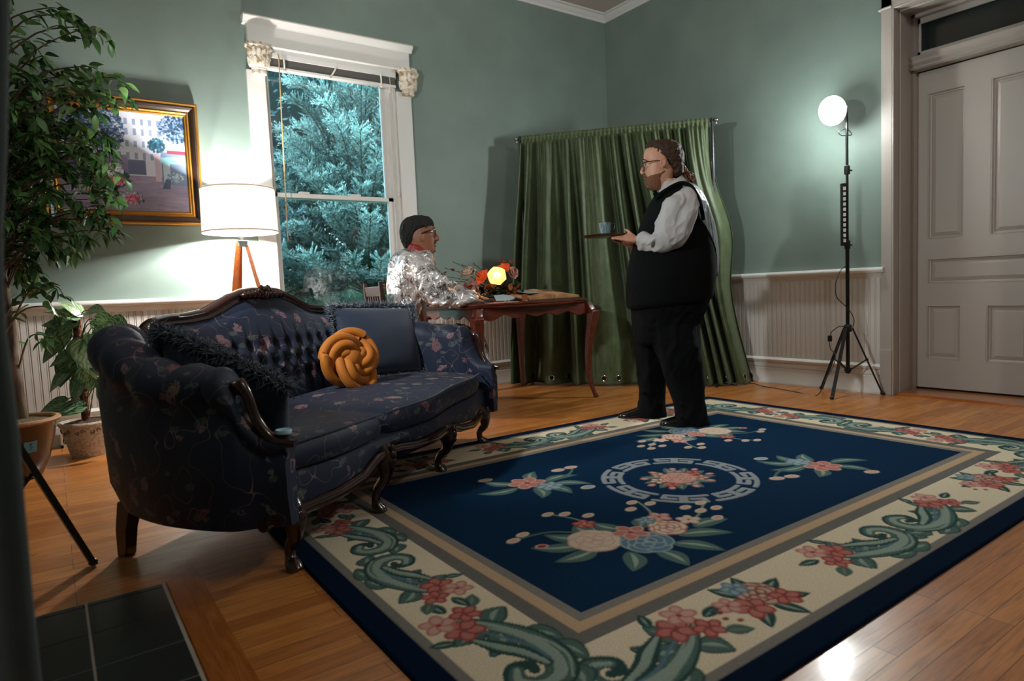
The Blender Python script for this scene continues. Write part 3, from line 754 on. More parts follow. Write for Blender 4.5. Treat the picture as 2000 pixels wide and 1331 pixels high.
# carved crest rail
P = [(u, .785 - .10 * max(0, (abs(u - MID) - .6) / .15) ** 1.5 * .3, z) for u, z in zip([lerp(.158, 1.602, i / 80) for i in range(81)], [crz(lerp(.158, 1.602, i / 80)) for i in range(81)])]
P = [(p[0], p[1], p[2] - .004) for p in P]
b = MB(); R = []
for i, p in enumerate(P):
    T = (Vector(P[min(i + 1, 80)]) - Vector(P[max(i - 1, 0)])).normalized(); N_ = Vector((-T.z, 0, T.x)); Yv = Vector((0, 1, 0)); c = Vector(p)
    w = interp(i, [0, 3, 10, 30, 40, 50, 70, 77, 80], [.004, .016, .021, .024, .030, .024, .021, .016, .004])
    R.append([c + N_ * (w * a_) + Yv * b_ for a_, b_ in ((-1.0, -.018), (-.8, -.030), (-.25, -.022), (.1, -.028), (.75, -.026), (1.05, -.010), (1.08, .012), (.6, .022), (-.8, .022), (-1.0, .01))])
b.rings(R); b.build('crest_rail', M_mahog, sofa, angle=60)
b = MB()
for s_ in (-1, 1):
    for k in range(5):
        b.ball((MID + s_ * (.02 + k * .03), .75, .925 - k * .0015), (.018, .014, .026 - k * .003), 10, 7, Matrix.Rotation(s_ * (.5 + .12 * k), 3, 'Y'))
    b.tube([(MID + s_ * (.02 + .03 * t), .748, .955 - .03 * t * t) for t in [k / 6 for k in range(7)]], [.012 - .0012 * k for k in range(7)], 8)
b.ball((MID, .748, .945), (.03, .018, .016), 12, 8); b.ball((MID, .745, .92), (.016, .016, .024), 12, 8)
b.build('carved_crest', M_mahog, sofa)
# rolled arms with channelled padding
ARM = [  # u, v, ztop, roll radius, bottom z, outward lean
    (-.055, -.062, .466, .030, .185, .0), (-.06, -.025, .474, .036, .18, .0), (-.07, .03, .492, .044, .178, .0), (-.085, .075, .56, .054, .175, .0),
    (-.095, .105, .655, .064, .172, .0), (-.10, .15, .695, .072, .17, .005), (-.10, .26, .70, .078, .168, .01), (-.09, .38, .715, .082, .168, .015),
    (-.06, .50, .755, .084, .168, .015), (-.02, .61, .800, .086, .17, .015), (.035, .70, .825, .084, .17, .015), (.11, .76, .825, .074, .175, .01), (.17, .79, .81, .055, .18, .0), (.22, .79, .79, .03, .18, .0)]
def armst(t):
    x = t * (len(ARM) - 1); i = min(int(x), len(ARM) - 2); f = x - i
    a, b_, c, d_ = ARM[max(i - 1, 0)], ARM[i], ARM[i + 1], ARM[min(i + 2, len(ARM) - 1)]
    return [0.5 * ((2 * b_[k]) + (c[k] - a[k]) * f + (2 * a[k] - 5 * b_[k] + 4 * c[k] - d_[k]) * f * f + (3 * b_[k] - a[k] - 3 * c[k] + d_[k]) * f ** 3) for k in range(6)]
chan = [.40, .49, .585, .69, .80, .91]
def armring(t):
    u, v, zt, r, zb, lean = armst(t)
    a, b_ = armst(max(0, t - .01)), armst(min(1, t + .01)); T = Vector((b_[0] - a[0], b_[1] - a[1], 0)).normalized(); O = Vector((-T.y, T.x, 0))
    if O.x > 0 and t < .8: O = -O
    if t >= .8 and O.dot(Vector((-1, .2, 0))) < 0: O = -O
    dg_ = min(abs(t - c) for c in chan); k = .80 + .24 * min(1, dg_ / .045) ** .5 if .36 < t < .97 else 1.0
    if .33 < t <= .40: k = lerp(1.0, k, smooth01((t - .33) / .07))
    puff = 1.0
    zc = zt - r; C = Vector((u, v, 0)); pts = []
    pts.append((.015 + r * .3, zb)); pts.append((.025 + r * .4 + lean, zb + .10)); pts.append((r * .62 + lean + .02, zt - 2.6 * r if zt - 2.6 * r > zb + .15 else zb + .15))
    for j in range(13):
        an = math.radians(-50 + j * 230 / 12); pts.append((lean + r * k * 1.05 * cos(an), zc + r * (2 * k - 1) * sin(an) + r * (1 - k) * .4))
    pts.append((-r * .72, max(.34, zt - 2.4 * r))); pts.append((-r * .7, .33)); pts.append((-.02, zb))
    return [C + O * p[0] + Vector((0, 0, p[1])) for p in pts]
for side in (0, 1):
    nA = 120; R = [armring(i / nA) for i in range(nA + 1)]
    if side: R = [[mir(p) for p in r] for r in R]
    b = MB(); b.rings(R); b.build('arm', M_brocade, sofa, angle=70)
    # carved facing that follows the front scroll
    P = []
    for t in [k / 16 for k in range(17)]:
        u, v, zt, r, zb, lean = armst(.33 * (1 - t) + .03); P.append(Vector((u - .012 - .0 * t, v - r * .55 - .022, zt - r * .75)))
    P = [Vector((P[0].x + .0, P[0].y + .01, P[0].z - .03))] + P
    if side: P = [mir(p) for p in P]
    b = MB(); b.tube(cat(P, 3), [interp(i, [0, 3, 12, 40, 51], [.012, .024, .017, .017, .012]) for i in range(52)][:len(cat(P, 3))], 10, up=(0, -1, 0))
    b.ball(P[1] + Vector((0, -.012, 0)), (.014, .010, .022), 10, 8)
    b.build('arm_facing', M_mahog, sofa)
# pale ring whose colour stands in for a light reflection on the arm post
P0 = sw(-.062, -.045, .474)
ring = empty('ring_glint', P0, label='pale blue ring added as a glint on the near corner of the sofa arm', cat='glint')
b = MB(); b.lathe([(.0, .002), (.012, .002), (.017, .010), (.024, .013), (.026, .009), (.024, .0), (0, 0)], 28); b.build('glint', mat('pale_blue_glint', '#a9d3e6', .25), ring)

# ------------------------------------------------------------------ cushions lying on the sofa
def pillow(name, parent, w, h, th, m, n=22, M=None, puff=.55):
    """soft square cushion in its own x/z plane"""
    b = MB(); M = M or Matrix.Identity(4)
    for sgn in (-1, 1):
        def F(s, t):
            x, z = 2 * s - 1, 2 * t - 1; e = (1 - abs(x) ** 2.6) * (1 - abs(z) ** 2.6); k = 1 - .06 * (x * x + z * z - x * x * z * z) * (1 - .3 * abs(x * z))
            wr = .006 * noise.noise(Vector((x * 2, z * 2, sgn * 3))) 
            return M @ Vector((x * w / 2 * k, sgn * th / 2 * max(0, e) ** puff + wr * e, z * h / 2 * k))
        b.grid(F, n, n)
    o = b.build(name, m, parent, mods=[('WELD', dict(merge_threshold=.002)), SUB(1)]); return o
def fringe(parent, path, N_, L=.04, m=M_fringe, name='fringe', spread=.5, seed=1, nrm=None):
    """yarn fringe standing out from a path"""
    rnd = random.Random(seed); b = MB(); P = [Vector(p) for p in path]
    for k in range(N_):
        x = rnd.random() * (len(P) - 1); i = int(x); p = P[i].lerp(P[min(i + 1, len(P) - 1)], x - i)
        n_ = (nrm(p) if nrm else Vector((0, 0, 1))).normalized()
        d = (n_ + Vector((rnd.gauss(0, 1), rnd.gauss(0, 1), rnd.gauss(0, 1))) * spread).normalized(); l = L * rnd.uniform(.5, 1.1)
        q = p + d * l * .6; r_ = q + (d + Vector((0, 0, -.5)) + Vector((rnd.gauss(0, .3), rnd.gauss(0, .3), 0))).normalized() * l * .5
        b.tube([p, q, r_], [.0024, .0022, .0012], 3, caps=False)
    o = b.build(name, m, parent, angle=None); o['kind'] = 'stuff'; return o
# blue cushion leaning in the far corner, fringe round it
pc = sw(1.575, .545, .632)
bp = empty('throw_pillow', pc, SA, label='large navy throw pillow with fringed edge leaning in the far corner of the sofa', cat='pillow')
Mx = Matrix.Rotation(-.42, 4, 'Z') @ Matrix.Rotation(math.radians(-17), 4, 'X') @ Matrix.Rotation(.05, 4, 'Y')
pillow('pillow_cover', bp, .57, .42, .16, M_navy, M=Mx)
edge = []
for k in range(80):
    a = 2 * pi * k / 80; c_, s_ = cos(a), sin(a); mx = max(abs(c_), abs(s_)); x, z = c_ / mx, s_ / mx
    kk = 1 - .06 * (x * x + z * z - x * x * z * z) * (1 - .3 * abs(x * z)); edge.append(Mx @ Vector((x * .285 * kk, 0, z * .21 * kk)))
fringe(bp, edge + [edge[0]], 2600, .045, seed=3, nrm=lambda p: p)
def sorted_edge(E_):
    return [E_[k % 80] for k in range(18, 62)] if False else [e for e in (E_[k % 80] for k in range(80)) if e.z > .02 or e.y > .12]
# dark furry cushion against the near arm
pc = sw(.085, .30, .56)
fp = empty('throw_pillow', pc, SA, label='dark navy pillow with shaggy fur edge slumped against the near sofa arm', cat='pillow')
Mx2 = Matrix.Rotation(pi / 2 - .12, 4, 'Z') @ Matrix.Rotation(math.radians(-22), 4, 'X') @ Matrix.Rotation(-.42, 4, 'Y')
pillow('pillow_cover', fp, .56, .34, .15, M_navy, M=Mx2)
edge2 = []
for k in range(80):
    a = 2 * pi * k / 80; c_, s_ = cos(a), sin(a); mx = max(abs(c_), abs(s_)); x, z = c_ / mx, s_ / mx
    kk = 1 - .06 * (x * x + z * z - x * x * z * z) * (1 - .3 * abs(x * z)); edge2.append(Mx2 @ Vector((x * .28 * kk, 0, z * .17 * kk)))
fringe(fp, sorted_edge(edge2), 3000, .05, seed=5, spread=.8, nrm=lambda p: p + Vector((0, 0, .2)))
# mustard knot cushion
pk = sw(1.11, .44, .572)
kp = empty('knot_pillow', pk, SA, label='round mustard velvet knot pillow of thick interlaced coils on the sofa seat', cat='pillow')
Rk = Matrix.Rotation(-.55, 3, 'Z') @ Matrix.Rotation(-.25, 3, 'X') @ Matrix.Rotation(.5, 3, 'Y')
Rk = Matrix.Rotation(-.35, 3, 'Z') @ Matrix.Rotation(math.radians(72), 3, 'X') @ Matrix.Rotation(.9, 3, 'Z')
NK = 150
for st in (-1, 0, 1):
    P = []
    for k in range(NK):
        t = 2 * pi * k / NK
        def kp_(t): return Vector(((.078 + .040 * cos(3 * t)) * cos(2 * t), (.078 + .040 * cos(3 * t)) * sin(2 * t), -.040 * sin(3 * t)))
        p = kp_(t); T = (kp_(t + .01) - kp_(t - .01)).normalized(); r_ = Vector((p.x, p.y, 0)).normalized(); S = T.cross(Vector((0, 0, 1))); S.normalize()
        if S.dot(r_) < 0: S = -S
        P.append(Rk @ (p + S * st * .041 + Vector((0, 0, -.012 * abs(st) * (1 if p.z > 0 else -1)))))
    b = MB(); b.tube(P, .0245, 12, loop=True); b.build('velvet_coil', M_mustard, kp)
b = MB(); b.ball((0, 0, 0), (.07, .055, .07), 16, 10); b.build('knot_core', M_mustard, kp)
# ================================================================== writing table, chair and the things on the table
TX0, TX1, TY0, TY1, TZ = 2.40, 3.565, 3.84, 4.90, .80
tb = empty('writing_table', ((TX0 + TX1) / 2, (TY0 + TY1) / 2, 0), label='mahogany table with scalloped apron and curved cabriole legs in front of the curtain', cat='table')
tc = Vector(((TX0 + TX1) / 2, (TY0 + TY1) / 2, 0)); tl = lambda p: p - tc
b = MB(); out = []
W_, H_ = (TX1 - TX0) / 2, (TY1 - TY0) / 2
for k in range(96):
    a = 2 * pi * k / 96; c_, s_ = cos(a), sin(a); n_ = 5.0; r = (abs(c_) ** n_ + abs(s_) ** n_) ** (-1 / n_)
    sc_ = 1 + .018 * cos(6 * a + pi) * (1 if True else 0)
    out.append((c_ * r * W_ * sc_, s_ * r * H_ * sc_))
b.rings([[(x * k_, y * k_, z) for x, y in out] for k_, z in ((.955, .762), (.985, .767), (.995, .775), (.985, .781), (1.0, .787), (1.0, .796), (.99, .80), (.5, .80), (.02, .80))]); b.build('table_top', M_table, tb)
def apron(name, p0, p1):
    p0, p1 = Vector(p0), Vector(p1); L = (p1 - p0).length; d = (p1 - p0) / L; nrm = Vector((d.y, -d.x, 0)); R = []
    for i in range(61):
        t = i / 60; x = abs(2 * t - 1)
        z = .695 - .018 * cos(2 * pi * 2.5 * x) * (1 if x < .9 else .4) - .03 * smooth01((x - .72) / .28) + .008 * cos(14 * x)
        c = p0.lerp(p1, t); R.append([c + nrm * .011 + Vector((0, 0, z)), c + nrm * .013 + Vector((0, 0, .735)), c + nrm * .011 + Vector((0, 0, .758)), c - nrm * .011 + Vector((0, 0, .758)), c - nrm * .011 + Vector((0, 0, z))])
    b = MB(); b.rings(R); b.build(name, M_table, tb)
i_ = .07
cs = [Vector((TX0 + i_, TY0 + i_, 0)) - tc, Vector((TX1 - i_, TY0 + i_, 0)) - tc, Vector((TX1 - i_, TY1 - i_, 0)) - tc, Vector((TX0 + i_, TY1 - i_, 0)) - tc]
for k in range(4): apron('apron', cs[k], cs[(k + 1) % 4])
for c in cs:
    b = MB(); o_ = Vector((c.x, c.y, 0)).normalized(); R = []
    for t, off, w in ((0, .045, .020), (.02, .047, .024), (.05, .035, .020), (.12, .014, .019), (.25, -.008, .022), (.42, -.008, .027), (.60, .010, .034), (.74, .032, .043), (.82, .044, .050), (.87, .046, .054), (.885, .030, .040), (.93, .012, .036), (.955, .004, .038)):
        z = t * TZ; p = c + o_ * off; R.append([p + Vector((sx * w * .72, sy * w * .72, z)) for sx, sy in ((-1, -1), (1, -1), (1, 1), (-1, 1))])
    b.rings(R); b.build('leg', M_table, tb, smooth=True, angle=50, mods=[BEV(.004), ])
# chair behind the seated person
CX, CY, CA = 1.98, 4.42, -.12
ch = empty('wooden_chair', (CX, CY, 0), CA, label='dark wooden chair with slatted back under the seated person', cat='chair')
for y in (-.19, .19):
    b = MB(); R = []
    for t in [k / 10 for k in range(11)]:
        z = t * .985; x = -.02 - .10 * max(0, t - .45) ** 1.2 - .04 * (1 - min(1, t / .45)); w = .019 if t < .97 else .012
        R.append([(x - w, y - w * .8, z), (x + w, y - w * .8, z), (x + w, y + w * .8, z), (x - w, y + w * .8, z)])
    b.rings(R); b.build('back_post', M_chair, ch, smooth=False, mods=[BEV(.003)])
def cx_(z): t = z / .985; return -.02 - .10 * max(0, t - .45) ** 1.2
for nm, z0, z1 in (('top_rail', .885, .955), ('lower_rail', .58, .62)):
    b = MB(); b.rings([[(cx_(z) - .011, -.18, z), (cx_(z) + .011, -.18, z), (cx_(z) + .011, .18, z), (cx_(z) - .011, .18, z)] for z in (z0, z1)]); b.build(nm, M_chair, ch, smooth=False, mods=[BEV(.004)])
for k in range(6):
    y = -.14 + k * .056; b = MB(); b.rings([[(cx_(z) - .006, y - .010, z), (cx_(z) + .006, y - .010, z), (cx_(z) + .006, y + .010, z), (cx_(z) - .006, y + .010, z)] for z in (.61, .89)]); b.build('back_slat', M_chair, ch, smooth=False)
b = MB(); b.prism([(-.05, -.20), (.40, -.225), (.41, -.20), (.41, .20), (.40, .225), (-.05, .20)], .43, .46); b.build('seat', M_chair, ch, smooth=False, mods=[BEV(.008, 3)])
for y in (-.19, .19):
    b = MB(); b.rings([[(.37 + sx * w, y + sy * w, z) for sx, sy in ((-1, -1), (1, -1), (1, 1), (-1, 1))] for z, w in ((0, .014), (.43, .02))]); b.build('leg', M_chair, ch, smooth=False)
for y in (-.19, .19):
    b = MB(); b.box((-.04, y - .008, .20), (.37, y + .008, .225)); b.build('stretcher', M_chair, ch, smooth=False)

# open book at the right end of the table
def ontop(px, py, z=.795): return onz(px, py, z)
BKX, BKY = 3.28, 4.24
bk = empty('open_book', (BKX, BKY, TZ), .12, label='large old open book with brown pages at the right end of the table', cat='book'); bk.rotation_euler = (math.radians(8), 0, .12); bk.location.z = TZ + .026; bk.scale = (1.22, 1.0, 1.0)
M_page = mat('aged_page', '#a8794f', 0.8); _t = NT(M_page); _f = _t.noise(_t.obj(), 9, 4); _t.base(_t.ramp(_f, [(0.35, srgb('#8a5c38')), (0.6, srgb('#b98a5c')), (0.75, srgb('#c49a70'))]))
def pageblock(sgn):
    R = []
    for i in range(13):
        t = i / 12; x = sgn * lerp(.004, .235, t); top = .034 + .010 * sin(pi * min(1, t * 1.6)) - .012 * t; R.append([(x, -.17, .006), (x, .17, .006), (x, .17, top), (x, -.17, top)])
    return R
for sg in (-1, 1):
    b = MB(); b.rings(pageblock(sg)); b.build('pages', M_page, bk, angle=50)
b = MB(); b.box((-.25, -.185, 0), (.25, .185, .006)); b.build('cover', mat('brown_book_cover', '#3a2116', .6), bk, smooth=False, mods=[BEV(.002)])
b = MB(); b.box((.07, .02, .0405), (.16, .12, .0415)); b.build('page_picture', mat('faded_ink_picture', '#4b4540', .7), bk, smooth=False)
b = MB(); b.box((-.19, -.10, .0435), (-.06, .10, .0445)); b.build('loose_sheet', mat('pale_blue_sheet', '#8d958c', .7), bk, smooth=False)

# chef's knife, drawing and small cards
KX, KY = 2.66, 3.97
M_steel = mat('knife_steel', '#cfd3d8', .22, metal=.85)
kn = empty('chef_knife', (KX, KY, TZ + .004), .18, label='large broad-bladed kitchen knife with black handle lying on the table', cat='knife')
b = MB(); b.prism([(0, -.018), (.0, .030), (.10, .032), (.17, .022), (.205, .004), (.20, -.006), (.16, -.016), (.06, -.020)], .006, .009); b.build('blade', M_steel, kn, smooth=False, xf=lambda p: Vector((p.x, p.y * .5, p.z + p.y * .85 + .018)))
b = MB(); b.rings([[(x, y0 + sy * h, .012 + sz * w + y0 * .55) for sy, sz in ((-1, -1), (1, -1), (1, 1), (-1, 1))] for x, y0, h, w in ((.004, .012, .014, .009), (-.03, .012, .012, .009), (-.07, .010, .013, .01), (-.11, .006, .015, .01), (-.125, .004, .010, .008))]); b.build('handle', M_blackp, kn, mods=[BEV(.003)])
b = MB()
for x in (-.02, -.06, -.10): b.ball((x, .012, .026), .004, 8, 5)
b.build('rivet', M_steel, kn)['kind'] = 'stuff'
pp = empty('drawing_sheet', (2.70, 3.95, TZ), -.1, label='small pink and white printed sheet under the knife on the table', cat='paper')
b = MB(); b.box((-.12, -.05, .0), (.12, .07, .002)); b.build('sheet', mat('white_card', '#cfc4c0', .7), pp, smooth=False)
b = MB(); b.prism([(-.10, -.04), (-.02, -.045), (.02, .0), (-.05, .05), (-.10, .03)], .002, .003); b.build('pink_print', mat('pink_ink', '#c0606a', .7), pp, smooth=False)
cu = empty('small_cup', (2.97, 4.03, TZ), label='small brown wooden cup standing on the table left of the book', cat='cup')
b = MB(); b.lathe([(0, 0), (.018, 0), (.024, .05), (.0215, .05), (.016, .006), (0, .006)], 20); b.build('cup_body', mat('amber_wood', '#8d5226', .4), cu)
M_glassy = mat('clear_crystal', '#e8eef0', .05, trans=.9)
for k, (x, y) in enumerate(((2.70, 3.90), (2.735, 3.905), (2.90, 3.91))):
    g = empty('glass_bead', (x, y, TZ), label='tiny clear glass bead on the front table edge, ' + ('leftmost of the three', 'middle one of the three', 'rightmost of the three')[k], cat='bead', group='glass beads on the table edge')
    b = MB(); b.lathe([(0, 0), (.007, .0), (.010, .006), (.008, .012), (0, .013)], 12); b.build('bead_body', M_glassy, g)

# flower arrangement with a glowing bloom
fa = empty('flower_arrangement', (2.93, 4.32, TZ), label='autumn flower arrangement with one glowing cream bloom on the table', cat='flowers')
fo = Vector((2.93, 4.32, TZ))
def petal(mb, c, d, up, L, W, cup=.3, n=7):
    """one cupped petal from c along d"""
    d = Vector(d).normalized(); up = (Vector(up) - d * Vector(up).dot(d)).normalized(); s = d.cross(up); R = []
    for i in range(n + 1):
        t = i / n; w = W * sin(pi * min(1, .12 + .88 * t) ** .8) ** .7 * (1 if t < 1 else .35); z = cup * L * t * t
        R.append([Vector(c) + d * L * t + s * w * q_ + up * (z + abs(q_) ** 2 * w * .5) for q_ in (-1, -.5, 0, .5, 1)])
    mb.rings(R, close=False, caps=False)
def bloom(name, m, c, ax, r, n=7, layers=3, rnd=random.Random(2), par=None, wf=.52):
    ax = Vector(ax).normalized(); a1 = ax.orthogonal().normalized(); a2 = ax.cross(a1); b = MB()
    for l in range(layers):
        for k in range(n - l):
            a = 2 * pi * (k + .5 * l) / (n - l) + rnd.uniform(-.1, .1); o_ = a1 * cos(a) + a2 * sin(a); f = l / layers
            petal(b, Vector(c) + ax * .012 * l + o_ * .004, o_ + ax * (.18 + .9 * f), ax, r * (1 - .28 * l / layers * 1.4), r * wf * (1 - .2 * f), .25 + .3 * f)
    return b.build(name, m, par or fa, mods=[SOL(.0015)])
def fpos(px, py, dep=0.0): return ond(px, py, (2.93 + FV.x * dep, 4.32 + FV.y * dep)) - fo
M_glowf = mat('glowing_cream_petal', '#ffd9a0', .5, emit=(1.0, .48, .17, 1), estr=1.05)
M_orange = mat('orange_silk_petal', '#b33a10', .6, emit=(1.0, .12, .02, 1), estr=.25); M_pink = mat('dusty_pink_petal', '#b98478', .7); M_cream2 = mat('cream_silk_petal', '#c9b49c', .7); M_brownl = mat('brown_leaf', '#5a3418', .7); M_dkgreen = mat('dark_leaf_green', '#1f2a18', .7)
tow = -FV * 1.0 + Vector((-.05, 0, .22))
bloom('glowing_bloom', M_glowf, fpos(971, 541, -.06), tow, .078, 6, 4, wf=.8)
b = MB(); b.ball(fpos(970, 542, -.085), .012, 12, 8); b.build('bloom_center', mat('ochre_stamen', '#7a5a20', .7), fa)
bloom('orange_bloom', M_orange, fpos(947, 545, .0), -RV * .7 - FV * .5 + Vector((0, 0, .5)), .075, 6, 2)
bloom('orange_bloom', M_orange, fpos(985, 530, .03), RV * .2 - FV * .3 + Vector((0, 0, 1)), .07, 6, 2)
bloom('pink_bloom', M_pink, fpos(998, 535, .0), RV * .6 - FV * .6 + Vector((0, 0, .3)), .055, 7, 3)
bloom('cream_bloom', M_cream2, fpos(916, 540, .0), -RV * .2 - FV * .5 + Vector((0, 0, .8)), .075, 6, 3)
bloom('pink_bloom', M_pink, fpos(918, 562, -.08), RV * .15 - FV * .8 + Vector((0, 0, -.2)), .07, 5, 2)
bloom('pink_bloom', M_pink, fpos(900, 566, -.05), -RV * .5 - FV * .8 + Vector((0, 0, .2)), .05, 5, 2)
rnd = random.Random(4)
def sprig(mb, p0, p1, p2, nl, L, W, mbl=None):
    P = cat([p0, p1, p2], 8); (mb).tube(P, .0022, 5)
    for k in range(nl):
        i = int(lerp(3, len(P) - 1, k / max(1, nl - 1))); d = Vector((rnd.gauss(0, 1), rnd.gauss(0, 1), rnd.gauss(0, .6))).normalized()
        petal(mbl or mb, P[i], d, Vector((0, 0, 1)), L * rnd.uniform(.7, 1.2), W, .2, 4)
st = MB(); lf = MB(); br = MB()
base_ = Vector((0, 0, .02))
for px, py in ((862, 540), (872, 525), (885, 512), (905, 518), (925, 515), (935, 530), (880, 550), (1010, 560), (1016, 568), (1005, 575), (890, 575)):
    tip = fpos(px, py, rnd.uniform(-.05, .08)); sprig(st, base_, (base_ + tip) * .5 + Vector((0, 0, .05)), tip, 9, .022, .006, lf)
for k in range(150):
    a = rnd.uniform(0, 2 * pi); r = rnd.uniform(.02, .16); c = RV * cos(a) * r * 1.1 + FV * sin(a) * r * .6 + Vector((0, 0, rnd.uniform(.015, .15 - r * .3)))
    petal(lf if k % 3 else br, c, Vector((rnd.gauss(0, 1), rnd.gauss(0, 1), rnd.uniform(-.1, .8))), Vector((0, 0, 1)), rnd.uniform(.04, .08), .018, .25, 5)
for px, py in ((868, 535), (885, 530), (985, 515), (1003, 530), (1000, 515), (978, 512), (990, 560), (952, 578), (970, 585)):
    c = fpos(px, py, -.02)
    for q in range(3): petal(br, c, Vector((rnd.gauss(0, 1), rnd.gauss(0, 1), rnd.uniform(-.3, .8))), Vector((0, 0, 1)), .035, .012, .3, 5)
st.build('stem', M_dkgreen, fa)['kind'] = 'stuff'
o = lf.build('green_foliage', M_dkgreen, fa); o['kind'] = 'stuff'; o = br.build('brown_foliage', mat('rust_leaf', '#8a4a1a', .7), fa); o['kind'] = 'stuff'
light('flower_light', 'POINT', fpos(971, 541, -.13), FLOWER_W * 2, (1.0, .38, .1), fa, shadow_soft_size=.03)

# ================================================================== curtain on its stand
RL = Vector((3.66, 4.94, 2.27)); RR = Vector((4.637, 3.555, 2.225))
cd = (RR - RL); cdh = Vector((cd.x, cd.y, 0)).normalized(); cn = Vector((cdh.y, -cdh.x, 0))     # towards the room
if cn.dot(FV) > 0: cn = -cn
cs_ = empty('curtain_stand', ((RL.x + RR.x) / 2, (RL.y + RR.y) / 2, 0), label='black metal backdrop stand holding the green curtain across the corner', cat='curtain stand')
co = Vector(cs_.location); cl = lambda p: p - co
b = MB(); b.tube([RL - cdh * .03, RR + cdh * .02], .012, 12); b.build('rod', M_black, cs_, xf=cl)
for P_ in (RL, RR):
    s_ = -1 if P_ is RL else 1
    b = MB(); b.tube([Vector((P_.x, P_.y, .03)), P_ + Vector((0, 0, .02))], .012, 12); b.build('upright', mat('dark_steel', '#4a4a4e', .3, metal=.8) if s_ > 0 else M_black, cs_, xf=cl)
    b = MB(); b.ball(P_ + cdh * .03 * s_, .02, 12, 8); b.tube([P_ + cdh * .03 * s_, P_ + cdh * .03 * s_ + Vector((0, 0, -.035))], .008, 8); b.build('finial', mat('brushed_steel', '#9a9a98', .3, metal=1), cs_, xf=cl)
    b = MB(); e_ = Vector((P_.x, P_.y, .03))
    b.tube([e_ + cn * .16 - Vector((0, 0, .02)), e_, e_ - cn * .12 - Vector((0, 0, .02))], .012, 8); b.tube([e_ + cdh * .16 * s_ - Vector((0, 0, .02)) + cn * .05, e_], .012, 8); b.build('foot', M_black, cs_, xf=cl)
M_curt = mat('olive_green_velour', '#4c6b38', .55, sheen=.1); _t = NT(M_curt)
_v = _t.mapping(_t.obj(), scale=(1, 1, .35)); _f = _t.noise(_v, 22, 5, .65); _t.base(_t.ramp(_f, [(.3, srgb('#3b482b')), (.7, srgb('#556442'))])); _t.bump(_t.noise(_t.obj(), 26, 4), .2, .01)
cu_ = empty('curtain', co, label='long olive green curtain with metal grommets along its bottom hem', cat='curtain')
BOT = [Vector(p) for p in ((3.55, 5.03, .015), (3.78, 4.72, .012), (3.95, 4.45, .012), (4.13, 4.18, .012), (4.36, 3.88, .012), (4.55, 3.62, .012), (4.72, 3.46, .012), (4.87, 3.36, .012))]
BOTc = cat(BOT, 12)
NS = 420
def foldphase(s): return 2 * pi * (11.5 * s + .55 * sin(2 * pi * s * 1.3 + .4) + .25 * sin(2 * pi * s * 3.7))
def curt(s, t):
    top = RL.lerp(RR, .012 + .976 * s); i = s * (len(BOTc) - 1); k = min(int(i), len(BOTc) - 2); bot = BOTc[k].lerp(BOTc[k + 1], i - k)
    # the right edge keeps near the pole, then falls outward
    tt = smooth01(t) * .35 + t * .65
    e = max(0, (s - .62) / .38)
    tt2 = t ** (1.0 + .9 * e) if e > 0 else tt
    p = top.lerp(bot, tt); p.z = lerp(top.z - .0, bot.z, t)
    q = top.lerp(bot, lerp(tt, tt2, e)); p.x, p.y = q.x, q.y
    if s > .8:
        bulge = smooth01((s - .8) / .2) * math.exp(-((t - .42) / .16) ** 2) * .10; p += cdh * bulge
    ph = foldphase(s)
    fine = sin(2 * pi * 46 * s + sin(9 * s)) * .013 * math.exp(-t * 6)
    amp = .034 + .074 * smooth01(t * 2.2) * (1 - .45 * smooth01((t - .8) / .2)) * (1 - .35 * e)
    f = sin(ph + .9 * t * sin(7 * s)) ; f = f * (1 - .25 * f * f) * 1.2
    f2 = .35 * sin(2.7 * ph + 1.5 + 2 * t)
    wob = .018 * noise.noise(Vector((s * 6, t * 4, 1.7))) * t
    d = amp * (f + f2 * (1 - t * .5)) + fine + wob + .03
    if t < .02: d = .013 + fine * .5
    p += cn * d
    return p - co
def curt2(s, tn):
    return curt(s, tn)
b = MB(); b.grid(lambda s, t: curt2(s, t), NS, 110); b.build('cloth', M_curt, cu_, smooth='all', mods=[SOL(.003)])
# sleeve over the rod
b = MB(); R = []
for i in range(240):
    s = i / 239; c = RL.lerp(RR, .012 + .976 * s) - co; g = 1 + .16 * sin(2 * pi * 46 * s + sin(9 * s))
    R.append([c + (cn * cos(a) + Vector((0, 0, 1)) * sin(a) * 1.3) * .019 * g for a in [2 * pi * k / 12 for k in range(12)]])
b.rings(R); b.build('rod_sleeve', M_curt, cu_)
M_gromm = mat('grommet_nickel', '#b9bdb9', .22, metal=1); M_hole = mat('dark_opening', '#050605', .9)
for px in (1041, 1077, 1111, 1150, 1180, 1208, 1382, 1419, 1454, 1480):
    best = min([k / 400 for k in range(401)], key=lambda s: abs((lambda P: 1000 + FPX * (Rm.transposed() @ (P - Vector((0, 0, CAMH)))).x / (Rm.transposed() @ (P - Vector((0, 0, CAMH)))).y)(curt(s, .972) + co) - px))
    p = curt(best, .972); dpx = curt(min(1, best + .004), .972) - curt(max(0, best - .004), .972); dz = curt(best, .968) - curt(best, .976)
    n_ = dpx.cross(dz).normalized()
    if n_.dot(cn) < 0: n_ = -n_
    a1 = dpx.normalized(); a2 = n_.cross(a1); c = p + n_ * .0045 + Vector((0, 0, 0)); g = empty_g = None
    mb = MB(); mb.tube([c + (a1 * cos(a) + a2 * sin(a)) * .0235 for a in [2 * pi * k / 28 for k in range(28)]], .0042, 8, loop=True, up=n_); gr_ = mb.build('grommet', M_gromm, cu_)
    mb = MB(); mb.rings([[c + n_ * h + (a1 * cos(a) + a2 * sin(a)) * .021 for a in [2 * pi * k / 20 for k in range(20)]] for h in (-.001, .001)]); mb.build('grommet_opening', M_hole, gr_)
